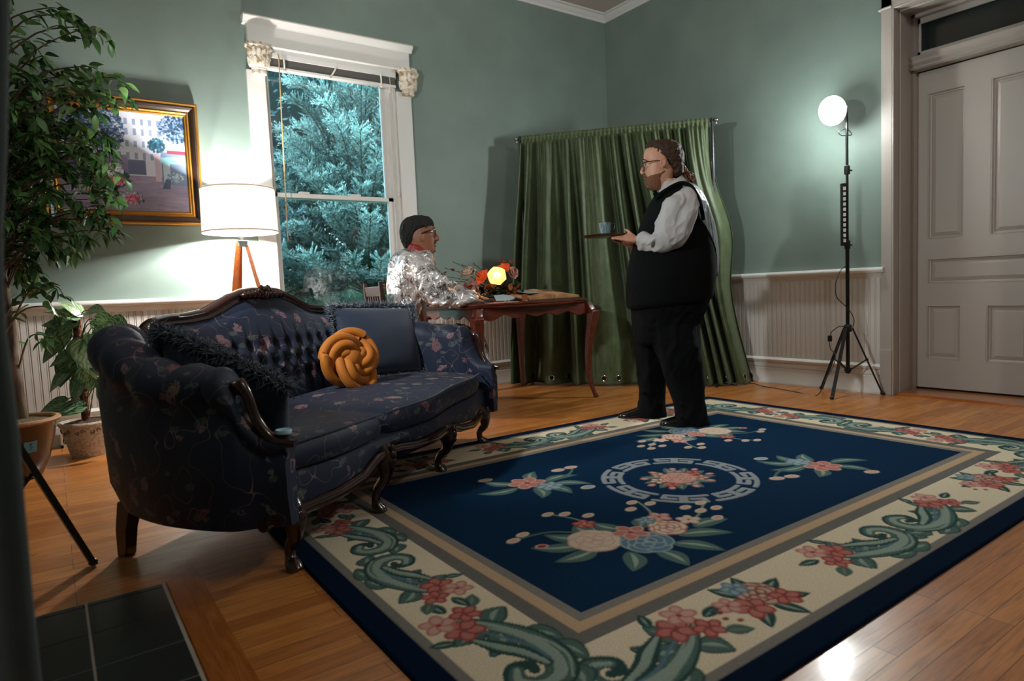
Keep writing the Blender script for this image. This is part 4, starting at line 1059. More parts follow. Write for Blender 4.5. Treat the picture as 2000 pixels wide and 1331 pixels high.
# ================================================================== rug: carved floral carpet, colours laid out in the rug's own metres
RA, RB_, RC_, RD = Vector((.63, 3.29, 0)), Vector((4.075, 3.215, 0)), Vector((4.05, .825, 0)), Vector((.61, .808, 0))
RW, RH = 3.44, 2.45
NXr, NYr = 690, 492
C_ = {k: np.array(srgb(v)[:3]) for k, v in dict(navy='#0b2a46', edge='#04182f', cream='#dccfb4', grey='#807d77', taupe='#6e6c68', beige='#bfa384', green='#516b66', dgreen='#304c4a', lgreen='#8fa195', olive='#7a8268', pink='#b5766c', red='#963a3c', lpink='#c9a294', blue='#5c7888', lblue='#8fa3a8', ring='#8f969b', ivory='#cdbfa9', brown='#7a5a4a').items()}
gx, gy = np.meshgrid(np.linspace(0, RW, NXr), np.linspace(0, RH, NYr))
img = np.zeros((NYr, NXr, 3)); img[:] = C_['navy']; hgt = np.zeros((NYr, NXr))
dist = np.minimum(np.minimum(gx, RW - gx), np.minimum(gy, RH - gy))
for d0, c in ((0, 'edge'), (.075, 'grey'), (.108, 'cream'), (.372, 'taupe'), (.42, 'beige'), (.462, 'grey'), (.497, 'navy')):
    img[dist >= d0] = C_[c]
def blend(win, m, c):
    y0, y1, x0, x1 = win; a = np.clip(m, 0, 1)[..., None]; img[y0:y1, x0:x1] = img[y0:y1, x0:x1] * (1 - a) + C_[c] * a
def window(cx, cy, r):
    x0 = max(0, int((cx - r) / RW * (NXr - 1))); x1 = min(NXr, int((cx + r) / RW * (NXr - 1)) + 2); y0 = max(0, int((cy - r) / RH * (NYr - 1))); y1 = min(NYr, int((cy + r) / RH * (NYr - 1)) + 2)
    return (y0, y1, x0, x1)
PXW = .005
def leafm(cx, cy, ang, L, W, c, mid=None, out=None, bend=0.0):
    w = window(cx + cos(ang) * L / 2, cy + sin(ang) * L / 2, L * .75 + W)
    X = gx[w[0]:w[1], w[2]:w[3]] - cx; Y = gy[w[0]:w[1], w[2]:w[3]] - cy
    u = X * cos(ang) + Y * sin(ang); v = -X * sin(ang) + Y * cos(ang); t = u / L; v = v - bend * L * t * (1 - t) * 4
    hw = W * np.sin(np.pi * np.clip(t, 0, 1) ** .8) ** .8; ins = (t > 0) & (t < 1); d = np.where(ins, hw - np.abs(v), -1)
    if out: blend(w, (d + .007) / PXW * ins, out)
    blend(w, d / PXW, c)
    if mid: blend(w, (W * .28 * np.sin(np.pi * np.clip(t * 1.1, 0, 1)) - np.abs(v)) / PXW * ins * (t > .1) * (t < .85), mid)
def ell(cx, cy, rx, ry, ang, c, out=None):
    w = window(cx, cy, max(rx, ry) + .012); X = gx[w[0]:w[1], w[2]:w[3]] - cx; Y = gy[w[0]:w[1], w[2]:w[3]] - cy
    u = X * cos(ang) + Y * sin(ang); v = -X * sin(ang) + Y * cos(ang); d = (1 - np.sqrt((u / rx) ** 2 + (v / ry) ** 2)) * min(rx, ry)
    if out: blend(w, (d + .006) / PXW, out)
    blend(w, d / PXW, c)
def stroke(pts, wd, c, core=None):
    for i, (x, y) in enumerate(pts):
        q = wd[i] if hasattr(wd, '__len__') else wd; w = window(x, y, q + .01); X = gx[w[0]:w[1], w[2]:w[3]] - x; Y = gy[w[0]:w[1], w[2]:w[3]] - y
        blend(w, (q - np.hypot(X, Y)) / PXW + .3, c)
    if core:
        for i, (x, y) in enumerate(pts):
            q = (wd[i] if hasattr(wd, '__len__') else wd) * .45; w = window(x, y, q + .01); X = gx[w[0]:w[1], w[2]:w[3]] - x; Y = gy[w[0]:w[1], w[2]:w[3]] - y
            blend(w, (q - np.hypot(X, Y)) / PXW + .3, core)
def flower(cx, cy, r, c, out, ctr, n=5, rot=0.0):
    for k in range(n):
        a = rot + 2 * pi * k / n; ell(cx + cos(a) * r * .55, cy + sin(a) * r * .55, r * .5, r * .36, a, c, out)
    ell(cx, cy, r * .2, r * .2, 0, ctr)
def rose(cx, cy, r, c, out, rnd, rings=3):
    for l in range(rings):
        n = 7 - l * 2; rr = r * (1 - .3 * l)
        for k in range(n):
            a = rnd.uniform(0, .5) + 2 * pi * k / n + l; ell(cx + cos(a) * rr * .55, cy + sin(a) * rr * .55, rr * .48, rr * .38, a + pi / 2, c, out)
    ell(cx, cy, r * .16, r * .12, .4, out)
class TF:
    """place a motif: local (x, y) -> rug metres"""
    def __init__(s, cx, cy, ang=0, sc=1, fx=1): s.c = (cx, cy); s.a = ang; s.s = sc; s.f = fx
    def __call__(s, x, y): x *= s.f; return (s.c[0] + s.s * (x * cos(s.a) - y * sin(s.a)), s.c[1] + s.s * (x * sin(s.a) + y * cos(s.a)))
    def ang(s, a): return s.a + (a if s.f > 0 else pi - a)
def L(T, x, y, a, l, w, c='green', mid='lgreen', out=None, bend=0): p = T(x, y); leafm(p[0], p[1], T.ang(a), l * T.s, w * T.s, c, mid, out, bend * T.f)
def Fl(T, x, y, r, c, out, ctr, n=5, rot=0): p = T(x, y); flower(p[0], p[1], r * T.s, c, out, ctr, n, T.ang(rot))
def Rs(T, x, y, r, c, out, seed=1): p = T(x, y); rose(p[0], p[1], r * T.s, c, out, random.Random(seed))
def St(T, pts, w, c, core=None, n=34):
    P = [T(p.x, p.y) for p in cat([(x, y, 0) for x, y in pts], n)]; m = len(P); ww = [lerp(w[0], w[1], i / (m - 1)) * T.s if hasattr(w, '__len__') and len(w) == 2 else (interp(i / (m - 1), [j / (len(w) - 1) for j in range(len(w))], w) if hasattr(w, '__len__') else w) * T.s for i in range(m)]
    stroke(P, ww, c, core)
def El(T, x, y, rx, ry, a, c, out=None): p = T(x, y); ell(p[0], p[1], rx * T.s, ry * T.s, T.ang(a), c, out)
# acanthus scroll of the border: lies along local +x with the curl at the origin
def scroll(T):
    for x, y, a, l in ((.20, -.03, 2.5, .13), (.14, -.05, -2.4, .12), (.06, -.07, -2.7, .12), (-.03, -.06, 2.9, .10), (.26, .0, 2.2, .12), (.22, -.04, -.9, .09)): L(T, x, y, a, l, .036, 'green', 'lgreen', 'dgreen', .18)
    St(T, [(.30, .03), (.22, -.03), (.12, -.07), (.02, -.075), (-.05, -.04), (-.06, .02), (-.02, .055), (.025, .035), (.02, .0), (-.008, .002)], [.008, .022, .036, .041, .038, .032, .027, .022, .016, .012], 'dgreen')
    St(T, [(.30, .03), (.22, -.028), (.12, -.066), (.02, -.07), (-.048, -.038), (-.055, .02), (-.018, .05), (.02, .032)], [.004, .017, .030, .035, .032, .027, .022, .014], 'green', 'lgreen')
    St(T, [(.20, .05), (.12, .01), (.07, -.02), (.0, -.04)], [.006, .026, .024, .014], 'dgreen', 'lgreen')
    St(T, [(.24, .0), (.14, -.05), (.03, -.072), (-.04, -.045), (-.055, .01)], [.003, .006, .007, .005], 'lgreen'); St(T, [(.20, -.03), (.10, -.085), (.0, -.095), (-.075, -.05)], [.003, .005, .003], 'lgreen'); St(T, [(.26, .03), (.17, -.01), (.08, -.05), (.01, -.055)], [.003, .005, .003], 'blue')
    Fl(T, .24, .035, .05, 'pink', 'red', 'brown', 5, .4); Fl(T, .30, .075, .045, 'lpink', 'pink', 'red', 5, 1); Fl(T, .31, -.01, .04, 'pink', 'red', 'brown', 5, .2)
    L(T, .34, .03, .2, .09, .022, 'dgreen', 'lgreen'); L(T, .20, .08, 1.2, .07, .02, 'dgreen', 'lgreen'); L(T, .33, -.04, -.6, .075, .026, 'green', 'olive')
def bouquet(T, s=1):
    for a, l in ((.3, .13), (1.2, .12), (2.0, .12), (2.9, .14), (-.5, .13), (-1.3, .12), (-2.3, .13)): L(T, cos(a) * .04, sin(a) * .03, a, l, .03, 'dgreen', 'lgreen')
    Rs(T, .03, .02, .075, 'lpink', 'brown', s); Fl(T, -.055, -.02, .055, 'pink', 'red', 'brown', 5, .3); Fl(T, .075, -.04, .045, 'pink', 'red', 'brown', 5, 1)
    Fl(T, -.10, .03, .04, 'lpink', 'pink', 'red', 5, 1); Fl(T, .0, .085, .04, 'lblue', 'blue', 'blue', 5, .2)
    for x, y in ((-.15, .02), (-.165, -.01), (-.14, -.04)): El(T, x, y, .014, .011, 0, 'red')
bw = .24     # middle of the cream border from the edge
for ex, ey, ang in ((0, 0, 0), (0, 0, pi / 2), (1, 0, pi), (1, 0, pi / 2), (0, 1, 0), (0, 1, -pi / 2), (1, 1, pi), (1, 1, -pi / 2)):
    cx, cy = (bw if ex == 0 else RW - bw), (bw if ey == 0 else RH - bw)
    fx = 1
    if ang in (0, pi): T = TF(cx + (.13 if ex == 0 else -.13), cy, 0, 1.05, 1 if ex == 0 else -1)
    else:
        T = TF(cx, cy + (.13 if ey == 0 else -.13), pi / 2 if ey == 0 else -pi / 2, 1.05, 1)
    scroll(T)
for fy in (bw, RH - bw):
    for k, x in enumerate((.80, RW / 2, RW - .80)):
        if k == 1: continue
        bouquet(TF(x + (.12 if k == 0 else -.12), fy, 0, .95, 1), k)
    for s_ in (-1, 1): scroll(TF(RW / 2 + s_ * .10, fy, 0, 1.0, s_))
for fx_ in (bw, RW - bw):
    for s_ in (-1, 1): scroll(TF(fx_, RH / 2 + s_ * .10, pi / 2 * s_, .95, 1))
# central medallion: key-fret ring and bouquet
CXr, CYr = 1.64, 1.145
for k in range(16):
    a0 = 2 * pi * (k + .5) / 16
    def pr(da, r): return (CXr + r * cos(a0 + da), CYr + r * sin(a0 + da))
    def arc(d0, d1, r): return [pr(lerp(d0, d1, i / 12), r) for i in range(13)]
    h = .172
    if k % 2: path = arc(-h, h, .335) + [pr(h, lerp(.335, .265, i / 6)) for i in range(7)] + arc(h, -h * .45, .262) + [pr(-h * .45, lerp(.262, .30, i / 5)) for i in range(6)] + arc(-h * .45, h * .5, .30)
    else: path = arc(-h, h, .262) + [pr(-h, lerp(.262, .335, i / 6)) for i in range(7)] + arc(-h, h * .45, .335) + [pr(h * .45, lerp(.335, .298, i / 5)) for i in range(6)] + arc(h * .45, -h * .5, .298)
    stroke(path, .0125, 'ring')
T = TF(CXr, CYr, 0, 1.0)
for k in range(11): a = 2 * pi * k / 11; L(T, cos(a) * .07, sin(a) * .06, a, .11, .028, 'green', 'lgreen')
for k in range(9): a = 2 * pi * k / 9 + .3; El(T, cos(a) * .165, sin(a) * .135, .016, .012, a, 'lpink', 'pink')
for k in range(7): a = 2 * pi * k / 7 + .1; Fl(T, cos(a) * .105, sin(a) * .085, .038, ('pink', 'lblue', 'lpink', 'ivory')[k % 4], 'red' if k % 4 == 0 else 'brown', 'red', 5, a)
Rs(T, 0, 0, .085, 'lpink', 'pink', 5); Rs(T, .0, .0, .04, 'ivory', 'pink', 6)
# large corner sprays near and far
def bigspray(T):
    St(T, [(-.05, .05), (-.25, .16), (-.42, .12)], [.010, .006], 'green'); St(T, [(.05, .05), (.20, .20), (.22, .38)], [.012, .007], 'green', 'lgreen'); St(T, [(.10, .02), (.34, .10), (.48, .26)], [.012, .007], 'green', 'lgreen'); St(T, [(-.08, .08), (-.10, .24), (-.20, .36)], [.010, .007], 'green', 'lgreen')
    for a, l, x, y in ((2.6, .20, -.12, .04), (3.0, .22, -.16, .0), (3.5, .20, -.14, -.05), (-1.9, .17, -.04, -.12), (-1.3, .17, .06, -.14), (-.7, .20, .14, -.10), (-.2, .22, .20, -.04), (.2, .18, .30, .02), (1.9, .13, -.10, .08), (.9, .14, .10, .08), (2.2, .14, .02, .09)): L(T, x, y, a, l, .045, 'green', 'lgreen', None, .1)
    Rs(T, -.12, .02, .115, 'ivory', 'lpink', 3); Rs(T, .06, -.06, .11, 'blue', 'lblue', 4); Rs(T, .20, .05, .085, 'ivory', 'pink', 8); Fl(T, .04, .05, .07, 'pink', 'lpink', 'red', 5, .6)
    Fl(T, -.10, .20, .045, 'pink', 'red', 'ivory', 5, .2); Fl(T, .22, .17, .05, 'lpink', 'pink', 'red', 5, .4); Fl(T, .32, .10, .045, 'ivory', 'lpink', 'red', 5, 0); Fl(T, .15, .15, .04, 'lblue', 'blue', 'ivory', 5, 0)
    for x, y in ((-.42, .12), (-.37, .17), (-.21, .36), (-.14, .34), (-.05, .29), (.19, .38), (.26, .34), (.15, .30), (.47, .27), (.42, .18), (.50, .19), (.38, .24), (.44, .08)): El(T, x, y, .026, .018, .6, 'lpink', 'ivory')
    El(T, -.33, .03, .022, .018, 0, 'red', 'lpink')
bigspray(TF(.96, .79, -.38, .90)); bigspray(TF(RW - 1.02, RH - .76, pi - .34, .88))
def smallspray(T):
    for a, l, x, y in ((.4, .16, .05, .02), (-.2, .17, .06, -.02), (2.7, .16, -.05, .02), (3.4, .17, -.06, -.03), (1.4, .13, .01, .05), (-1.5, .13, .0, -.05), (-.9, .14, .04, -.04)): L(T, x, y, a, l, .032, 'green', 'lgreen', None, .15)
    Fl(T, -.02, .02, .07, 'pink', 'lpink', 'red', 6, .2); Fl(T, .06, -.04, .05, 'lblue', 'blue', 'ivory', 6, .2)
    St(T, [(.05, .0), (.16, .10), (.20, .20)], [.008, .005], 'green')
    for x, y in ((.19, .20), (.13, .17), (.20, -.09), (-.18, .10)): El(T, x, y, .026, .018, .4, 'lpink' if x < .2 else 'lblue', 'ivory')
smallspray(TF(1.10, 1.52, -.5, 1.15)); smallspray(TF(RW - 1.18, RH - 1.60, pi - .8, 1.15))
M_rug = attrmat('wool_carpet', 1.0, sheen=.0, bumpv=None, spec=.05); _t = NT(M_rug)
_bn = _t.noise(_t.obj(), 420, 2); _t.bump(_bn, .5, .004)
_at = [n for n in _t.N if n.type == 'ATTRIBUTE'][0]; _mm = _t.mix(1.0, _at.outputs['Color'], _t.ramp(_t.noise(_t.obj(), 260, 2), [(.3, (.8,) * 3), (.7, (1.12,) * 3)]), 'MULTIPLY'); _t.base(_mm)
sx_ = (gx / RW).ravel(); sy_ = (gy / RH).ravel()
A0, B0, C0, D0 = [np.array(q[:2]) for q in (RD, RC_, RB_, RA)]
pos = ((1 - sx_) * (1 - sy_))[:, None] * A0 + (sx_ * (1 - sy_))[:, None] * B0 + (sx_ * sy_)[:, None] * C0 + ((1 - sx_) * sy_)[:, None] * D0
rc = np.array([2.34, 2.03]); lum = img.mean(axis=2).ravel()
zz = .0095 + .0018 * np.clip(lum / .3, 0, 1); zz[(dist < .004).ravel()] = .001
verts = np.column_stack([pos - rc, zz])
me = bpy.data.meshes.new('area_rug'); nv = NXr * NYr
me.vertices.add(nv); me.vertices.foreach_set('co', verts.astype(np.float32).ravel())
jj, ii = np.meshgrid(np.arange(NYr - 1), np.arange(NXr - 1), indexing='ij'); a_ = (jj * NXr + ii).ravel()
quads = np.column_stack([a_, a_ + 1, a_ + NXr + 1, a_ + NXr]).astype(np.int32)
me.loops.add(len(quads) * 4); me.loops.foreach_set('vertex_index', quads.ravel()); me.polygons.add(len(quads)); me.polygons.foreach_set('loop_start', np.arange(0, len(quads) * 4, 4, dtype=np.int32)); me.polygons.foreach_set('loop_total', np.full(len(quads), 4, dtype=np.int32)); me.polygons.foreach_set('use_smooth', np.ones(len(quads), dtype=bool)); me.update(calc_edges=True)
me.materials.append(M_rug)
rug = bpy.data.objects.new('area_rug', me); scene.collection.objects.link(rug); rug.location = (2.34, 2.03, 0)
setcol(rug, np.column_stack([img.reshape(-1, 3), np.ones(nv)])); tag(rug, 'large navy and cream floral area rug with fret ring lying on the wooden floor', 'rug')
_b2 = MB()

# ================================================================== framed street painting
pf = empty('framed_painting', (.505, YW, 1.87), label='large painting of a flower lined street in a dark and gold frame on the wall', cat='painting')
pf.rotation_euler = (math.radians(1.6), 0, 0)
FW, FH = .935, .845
M_gold = mat('gilt_frame', '#a8742c', .32, metal=.7, bump=(140, .5, .003)); M_dkfr = mat('dark_brown_frame', '#2a1c14', .3, coat=.4)
def frame_loop(mb, prof):
    """mitred frame: prof = (inset from outer edge, depth out of wall)"""
    R = []
    for cx, cz in ((-1, -1), (1, -1), (1, 1), (-1, 1)):
        R.append([(cx * (FW / 2 - i), -d, cz * (FH / 2 - i)) for i, d in prof])
    mb.rings(R, loop=True)
b = MB(); frame_loop(b, [(0, 0), (0, .03), (.008, .04), (.018, .036), (.02, .0)]); b.build('outer_gilt_moulding', M_gold, pf, smooth=False)
b = MB(); frame_loop(b, [(.018, .0), (.018, .034), (.03, .04), (.045, .032), (.06, .022), (.062, .0)]); b.build('dark_frame_body', M_dkfr, pf, smooth=False)
b = MB(); frame_loop(b, [(.060, .0), (.060, .024), (.070, .028), (.078, .022), (.086, .022), (.094, .012), (.096, .0)]); b.build('inner_gilt_moulding', M_gold, pf, smooth=False)
PW, PH = FW - .18, FH - .18; nx_, ny_ = 230, 196
U, V_ = np.meshgrid(np.linspace(0, 1, nx_), np.linspace(0, 1, ny_)); rs = np.random.RandomState(3)
def hx(h): return np.array(srgb(h)[:3])
P_ = np.zeros((ny_, nx_, 3)); P_[:] = hx('#b9c4dc')
def put(mask, c, a=1.0): P_[mask] = P_[mask] * (1 - a) + hx(c) * a
put(V_ < .42, '#8d86a0'); 
for k in range(240):   # street stones and light streaks
    y = rs.uniform(0, .36); x = rs.uniform(0, 1); put((np.abs(V_ - y) < .006) & (np.abs(U - x) < .06), rs.choice(['#9d94a8', '#7d7892', '#a99aa6', '#8a7f95']), .5)
put((U > .42) & (U < .83) & (V_ > .36) & (V_ < .99), '#d3d8e6')
for x in np.arange(.46, .82, .065):
    for y in (.56, .68, .80, .90): put((np.abs(U - x) < .013) & (np.abs(V_ - y) < .032), '#8d9bb8')
put((U > .50) & (U < .66) & (V_ > .37) & (V_ < .52), '#5b6079'); put((U > .30) & (U < .52) & (V_ > .37) & (V_ < .56), '#7c7690')
put((U > .735) & (U < .785) & (V_ > .31) & (V_ < .60), '#c3aebf'); put((U > .79) & (V_ > .28) & (V_ < .62), '#6d7c94'); put((U > .80) & (U < .86) & (V_ > .30) & (V_ < .5), '#b7c7d0')
put((U > .79) & (V_ > .50) & (V_ < .56 + .10 * (U - .79)), '#7fb6bf'); put((U > .84) & (V_ > .60) & (V_ < .64), '#7a3b4a'); put((U > .84) & (V_ > .64) & (V_ < .72), '#a9b3c4')
put((U < .22) & (V_ > .30) & (V_ < .62), '#565a70')
def dab(cx, cy, rx, ry, cols, n, s):
    for k in range(n):
        a = rs.uniform(0, 2 * pi); r = rs.uniform(0, 1) ** .6; x = cx + rx * r * cos(a); y = cy + ry * r * sin(a); q = rs.uniform(.5, 1.3) * s
        put(((U - x) * 1.15) ** 2 + (V_ - y) ** 2 < q * q, rs.choice(cols), .85)
dab(.16, .86, .22, .20, ['#2c4460', '#3d5878', '#22364f', '#587a96'], 700, .012); dab(.38, .80, .13, .22, ['#2f4664', '#46648a', '#263a55', '#7f9cbc'], 600, .011); dab(.93, .86, .15, .14, ['#2d4a66', '#3f6384', '#24384f', '#7f9cbc'], 500, .012)
dab(.76, .68, .07, .07, ['#2b5468', '#3c7080', '#1f3f50'], 200, .012)
for x, w in ((.33, .006), (.38, .005), (.29, .005), (.43, .004)): put((np.abs(U - x - .02 * (V_ - .4)) < w) & (V_ > .36) & (V_ < .72), '#2a2f45')
put((np.abs(U - .315) < .003) & (V_ > .3) & (V_ < .8), '#22283c'); dab(.315, .80, .015, .03, ['#d8dcea'], 30, .008)
dab(.40, .33, .13, .10, ['#2f3f4c', '#3f5a55', '#283644'], 260, .014); dab(.39, .41, .10, .06, ['#d9dae8', '#b9bcd6', '#f0eef6'], 220, .009); dab(.42, .30, .08, .045, ['#b23a58', '#c95674', '#8e2c48', '#d98aa0'], 170, .010); put((np.abs(U - .42) < .006) & (V_ > .08) & (V_ < .25), '#20242f')
dab(.54, .13, .09, .06, ['#37505a', '#7f9aa4', '#c8ccdc'], 170, .010); dab(.54, .13, .06, .04, ['#c24a66', '#a33550', '#dc8da2'], 90, .009); dab(.24, .20, .05, .06, ['#8a2c44', '#a84258', '#303a44'], 120, .010); put((np.abs(U - .24) < .03) & (V_ > .06) & (V_ < .15), '#2a2a38')
dab(.90, .36, .07, .05, ['#c6cede', '#8fa2bc', '#5d7c8a'], 150, .009); put((np.abs(U - .82 - (V_ - .26) * .25) < .03 - (V_ - .26) * .1) & (V_ > .24) & (V_ < .34), '#47506a')
b = MB(); b.grid(lambda s, t: (lerp(-PW / 2, PW / 2, s), -.012, lerp(-PH / 2, PH / 2, t)), nx_, ny_)
M_paint = attrmat('oil_painting', .7, spec=.15); o = b.build('canvas', M_paint, pf, smooth=False); 
setcol(o, np.column_stack([P_.reshape(-1, 3), np.ones(nx_ * ny_)]))
# ================================================================== potted plants
def leafmesh(mb, cols, c, d, up, Ln, W, fold=.25, droop=.3, n=5, col=(.05, .15, .04), lobes=0, veins=None, nw=2):
    """a real curved leaf blade; also appends one colour per vertex"""
    d = Vector(d).normalized(); up = Vector(up); up = up - d * up.dot(d)
    if up.length < 1e-4: up = d.orthogonal()
    up.normalize(); s = d.cross(up); R = []
    for i in range(n + 1):
        t = i / n
        if lobes: w = W * (interp(t, [0, .06, .18, .35, .6, .85, 1], [.30, .75, 1.0, .93, .66, .27, .01])); off = interp(t, [0, .1], [-.0, 0])
        else: w = W * max(.02, sin(pi * t ** .8))
        z = -droop * Ln * t * t; row = []
        for k in range(-nw, nw + 1):
            q = k / nw; back = -lobes * Ln * max(0, .25 - t) * abs(q) * 1.6
            row.append(Vector(c) + d * (Ln * t + back) + s * w * q + up * (z + fold * w * abs(q)))
            if veins:
                f = abs(q); vv = (t * 9 - f * 2.6); on = (abs(vv - round(vv)) < .22 and f < .9) or f < .12
                base = veins[1] if on else (veins[2] if (random.random() < .12) else veins[0]); cols.append(tuple(base) + (1,))
            else: cols.append(tuple(x * random.uniform(.85, 1.15) for x in col) + (1,))
        R.append(row)
    mb.rings(R, close=False, caps=False)
def leafmat(name, rough=.38):
    m = attrmat(name, rough, spec=.5); b_ = m.node_tree.nodes['Principled BSDF']; return m
M_ficus = leafmat('ficus_leaf'); M_bigleaf = leafmat('variegated_leaf', .35)
M_bark = mat('grey_brown_bark', '#5a4636', .85); _t = NT(M_bark); _f = _t.noise(_t.mapping(_t.obj(), scale=(1, 1, .25)), 40, 5); _t.base(_t.ramp(_f, [(.3, srgb('#3f3024')), (.7, srgb('#74604c'))])); _t.bump(_f, .5, .01)
M_soil = mat('mossy_soil', '#5a4a30', .95, bump=(60, .8, .02))
TC = Vector((-.205, 4.36, 0))
tr = empty('potted_ficus_tree', TC, label='tall leafy ficus tree with twin trunks in a brown glazed pot at the left wall', cat='potted tree')
b = MB(); b.lathe([(.0, 0), (.10, 0), (.115, .01), (.155, .10), (.185, .22), (.195, .285), (.197, .298)], 40); b.build('glazed_pot', mat('brown_glaze', '#2a170b', .25, coat=.5, bump=(14, .2, .01)), tr)
b = MB(); b.lathe([(.190, .292), (.212, .298), (.220, .308), (.216, .318), (.196, .320), (.185, .312), (.183, .27)], 40); b.build('pot_rim', mat('tan_unglazed_rim', '#9a7450', .6), tr)
b = MB(); b.grid(lambda s, t: (.186 * t * cos(2 * pi * s), .186 * t * sin(2 * pi * s), .298 + .02 * (1 - t * t) + .012 * noise.noise(Vector((s * 30, t * 9, 0)))), 40, 10); b.build('moss', M_soil, tr)
# price sticker on the pot
def onpot(px, py):
    p = ond(px, py, (TC.x - FV.x * .18 + .0, TC.y - FV.y * .18)) - TC; return p
sc_ = onpot(94, 861); sa = math.atan2(sc_.y, sc_.x); zr = .20
b = MB()
def rpot(z): return interp(z, [0, .01, .10, .22, .285], [.10, .115, .155, .185, .195]) + .0025
b.grid(lambda s, t: ((rpot(lerp(.155, .215, t))) * cos(sa + lerp(-.17, .17, s)), (rpot(lerp(.155, .215, t))) * sin(sa + lerp(-.17, .17, s)), lerp(.155, .215, t)), 8, 5); st_ = b.build('price_sticker', mat('blue_paper_tag', '#4f8fb0', .6), tr, label='pale blue paper tag with a dark scribble')
b = MB(); zc = .185
b.tube([((rpot(zc + dz) + .001) * cos(sa + da), (rpot(zc + dz) + .001) * sin(sa + da), zc + dz) for da, dz in ((-.04, .015), (.03, .017), (-.03, .004), (.04, -.004), (-.03, -.016))], .0016, 5); b.build('handwriting', mat('dark_ink', '#1c2c3a', .6), st_)
# trunks and branches
random.seed(11); rnd = random.Random(21); tw_ = MB()
trunks = [[(-.05, 0, .29), (-.055, .0, .8), (-.06, .01, 1.3), (-.03, .0, 1.7), (-.06, .0, 2.2), (-.04, 0, 2.6)], [(.035, .02, .29), (.03, .02, .8), (.02, .01, 1.25), (.05, .03, 1.6), (.02, .04, 2.0), (.06, 0, 2.35)]]
for k, T_ in enumerate(trunks):
    b = MB(); P = cat(T_, 8); b.tube([p + Vector((.006 * sin(i * .9), .006 * cos(i * .7), 0)) for i, p in enumerate(P)], [lerp(.034, .010, (i / (len(P) - 1)) ** 1.2) * (1 + .06 * sin(i * 1.7)) for i in range(len(P))], 10); b.build('trunk', M_bark, tr)
lv = MB(); lcol = []
GR = [(.07, .17, .045), (.045, .12, .035), (.10, .23, .06), (.16, .30, .09), (.04, .10, .035)]
targets = []
for k in range(190):      # crown: branch tips placed round the trunk, heavier to the right
    a = rnd.uniform(0, 2 * pi); z = rnd.choice([rnd.uniform(1.15, 2.35), rnd.uniform(1.0, 2.15), rnd.uniform(1.9, 2.75)]); R_ = interp(z, [1.0, 1.3, 1.7, 2.1, 2.4, 2.8], [.28, .42, .50, .46, .34, .14]) * rnd.uniform(.35, 1.0)
    p = Vector((cos(a) * R_, sin(a) * R_ * .8, z))
    if p.y > .72: p.y = .72
    if p.x < -.5: p.x = -.5
    targets.append(p)
for px, py in ((180, 180), (170, 210), (150, 240), (180, 260), (190, 280), (165, 300), (180, 340), (150, 330), (190, 360), (170, 390), (150, 410), (185, 410), (130, 380), (140, 280), (120, 320), (120, 440), (150, 460), (90, 480), (205, 150), (215, 175), (190, 200), (130, 30), (185, 55), (205, 380), (195, 430), (190, 300), (205, 330), (185, 450), (150, 60), (100, 15), (170, 130)):
    targets.append(ond(px, py, (TC.x + .05, TC.y - .05)) - TC)
for px, py in ((110, 560), (100, 600), (85, 655)): targets.append(ond(px, py, (TC.x, TC.y)) - TC)
for p in targets:
    T_ = cat(trunks[rnd.randint(0, 1)], 8); z0 = max(.55 if p.z < 1.05 else 1.0, p.z - rnd.uniform(.15, .45)); q = min(T_, key=lambda w: abs(w.z - z0))
    mid = q.lerp(p, .5) + Vector((0, 0, .10)); P = cat([q, mid, p, p + (p - mid) * .25 + Vector((0, 0, -.06))], 5); tw_.tube(P, [lerp(.006, .0015, i / (len(P) - 1)) for i in range(len(P))], 5)
    for i in range(4, len(P)):
        for _ in range(rnd.choice((1, 2, 2)) if p.z > 1.05 else 1):
            d = (P[i] - P[i - 1]).normalized() * .7 + Vector((rnd.gauss(0, .8), rnd.gauss(0, .8), rnd.gauss(-.35, .45))); c = P[i] + Vector((rnd.gauss(0, .012), rnd.gauss(0, .012), rnd.gauss(0, .012)))
            leafmesh(lv, lcol, c, d, Vector((rnd.gauss(0, .4), rnd.gauss(0, .4), 1)), rnd.uniform(.06, .095), rnd.uniform(.013, .02), .3, .25, 5, rnd.choice(GR), nw=1)
tw_.build('branch', M_bark, tr)['kind'] = 'stuff'
o = lv.build('foliage', M_ficus, tr); setcol(o, lcol); o['kind'] = 'stuff'

# smaller pot with broad variegated leaves on a moss pole
PC = Vector((.135, 4.72, 0))
pl = empty('potted_plant', PC, label='broad leaved variegated plant on a moss pole in a carved clay pot', cat='potted plant')
M_clay = mat('weathered_clay', '#a39684', .85); _t = NT(M_clay); _f = _t.noise(_t.obj(), 70, 4); _t.base(_t.ramp(_f, [(.35, srgb('#a09380')), (.6, srgb('#c4b8a4'))])); _t.bump(_f, .3, .004)
b = MB(); b.lathe([(0, 0), (.088, 0), (.092, .006), (.118, .118), (.124, .122), (.124, .130), (.120, .134), (.134, .188), (.142, .192), (.146, .205), (.140, .214), (.128, .214), (.124, .19), (0, .185)], 40); b.build('clay_pot', M_clay, pl)
b = MB()
for k in range(10):     # raised vine relief round the band
    a0 = 2 * pi * k / 10
    for sgn in (1, -1):
        P = []
        for j in range(14):
            th = j / 13 * 1.6 * pi; rr = .018 * (1 - j / 16); a = a0 + (sgn * (.10 + rr * 5.5 * cos(th) * 1.0)); z = .162 + sgn * rr * sin(th); r_ = lerp(.1205, .134, (z - .134) / .054) + .002; P.append((r_ * cos(a), r_ * sin(a), z))
        b.tube(P, .0028, 5)
b.build('vine_relief', mat('dark_clay', '#5f5344', .9), pl)['kind'] = 'stuff'  # relief in a darker clay colour than the pot
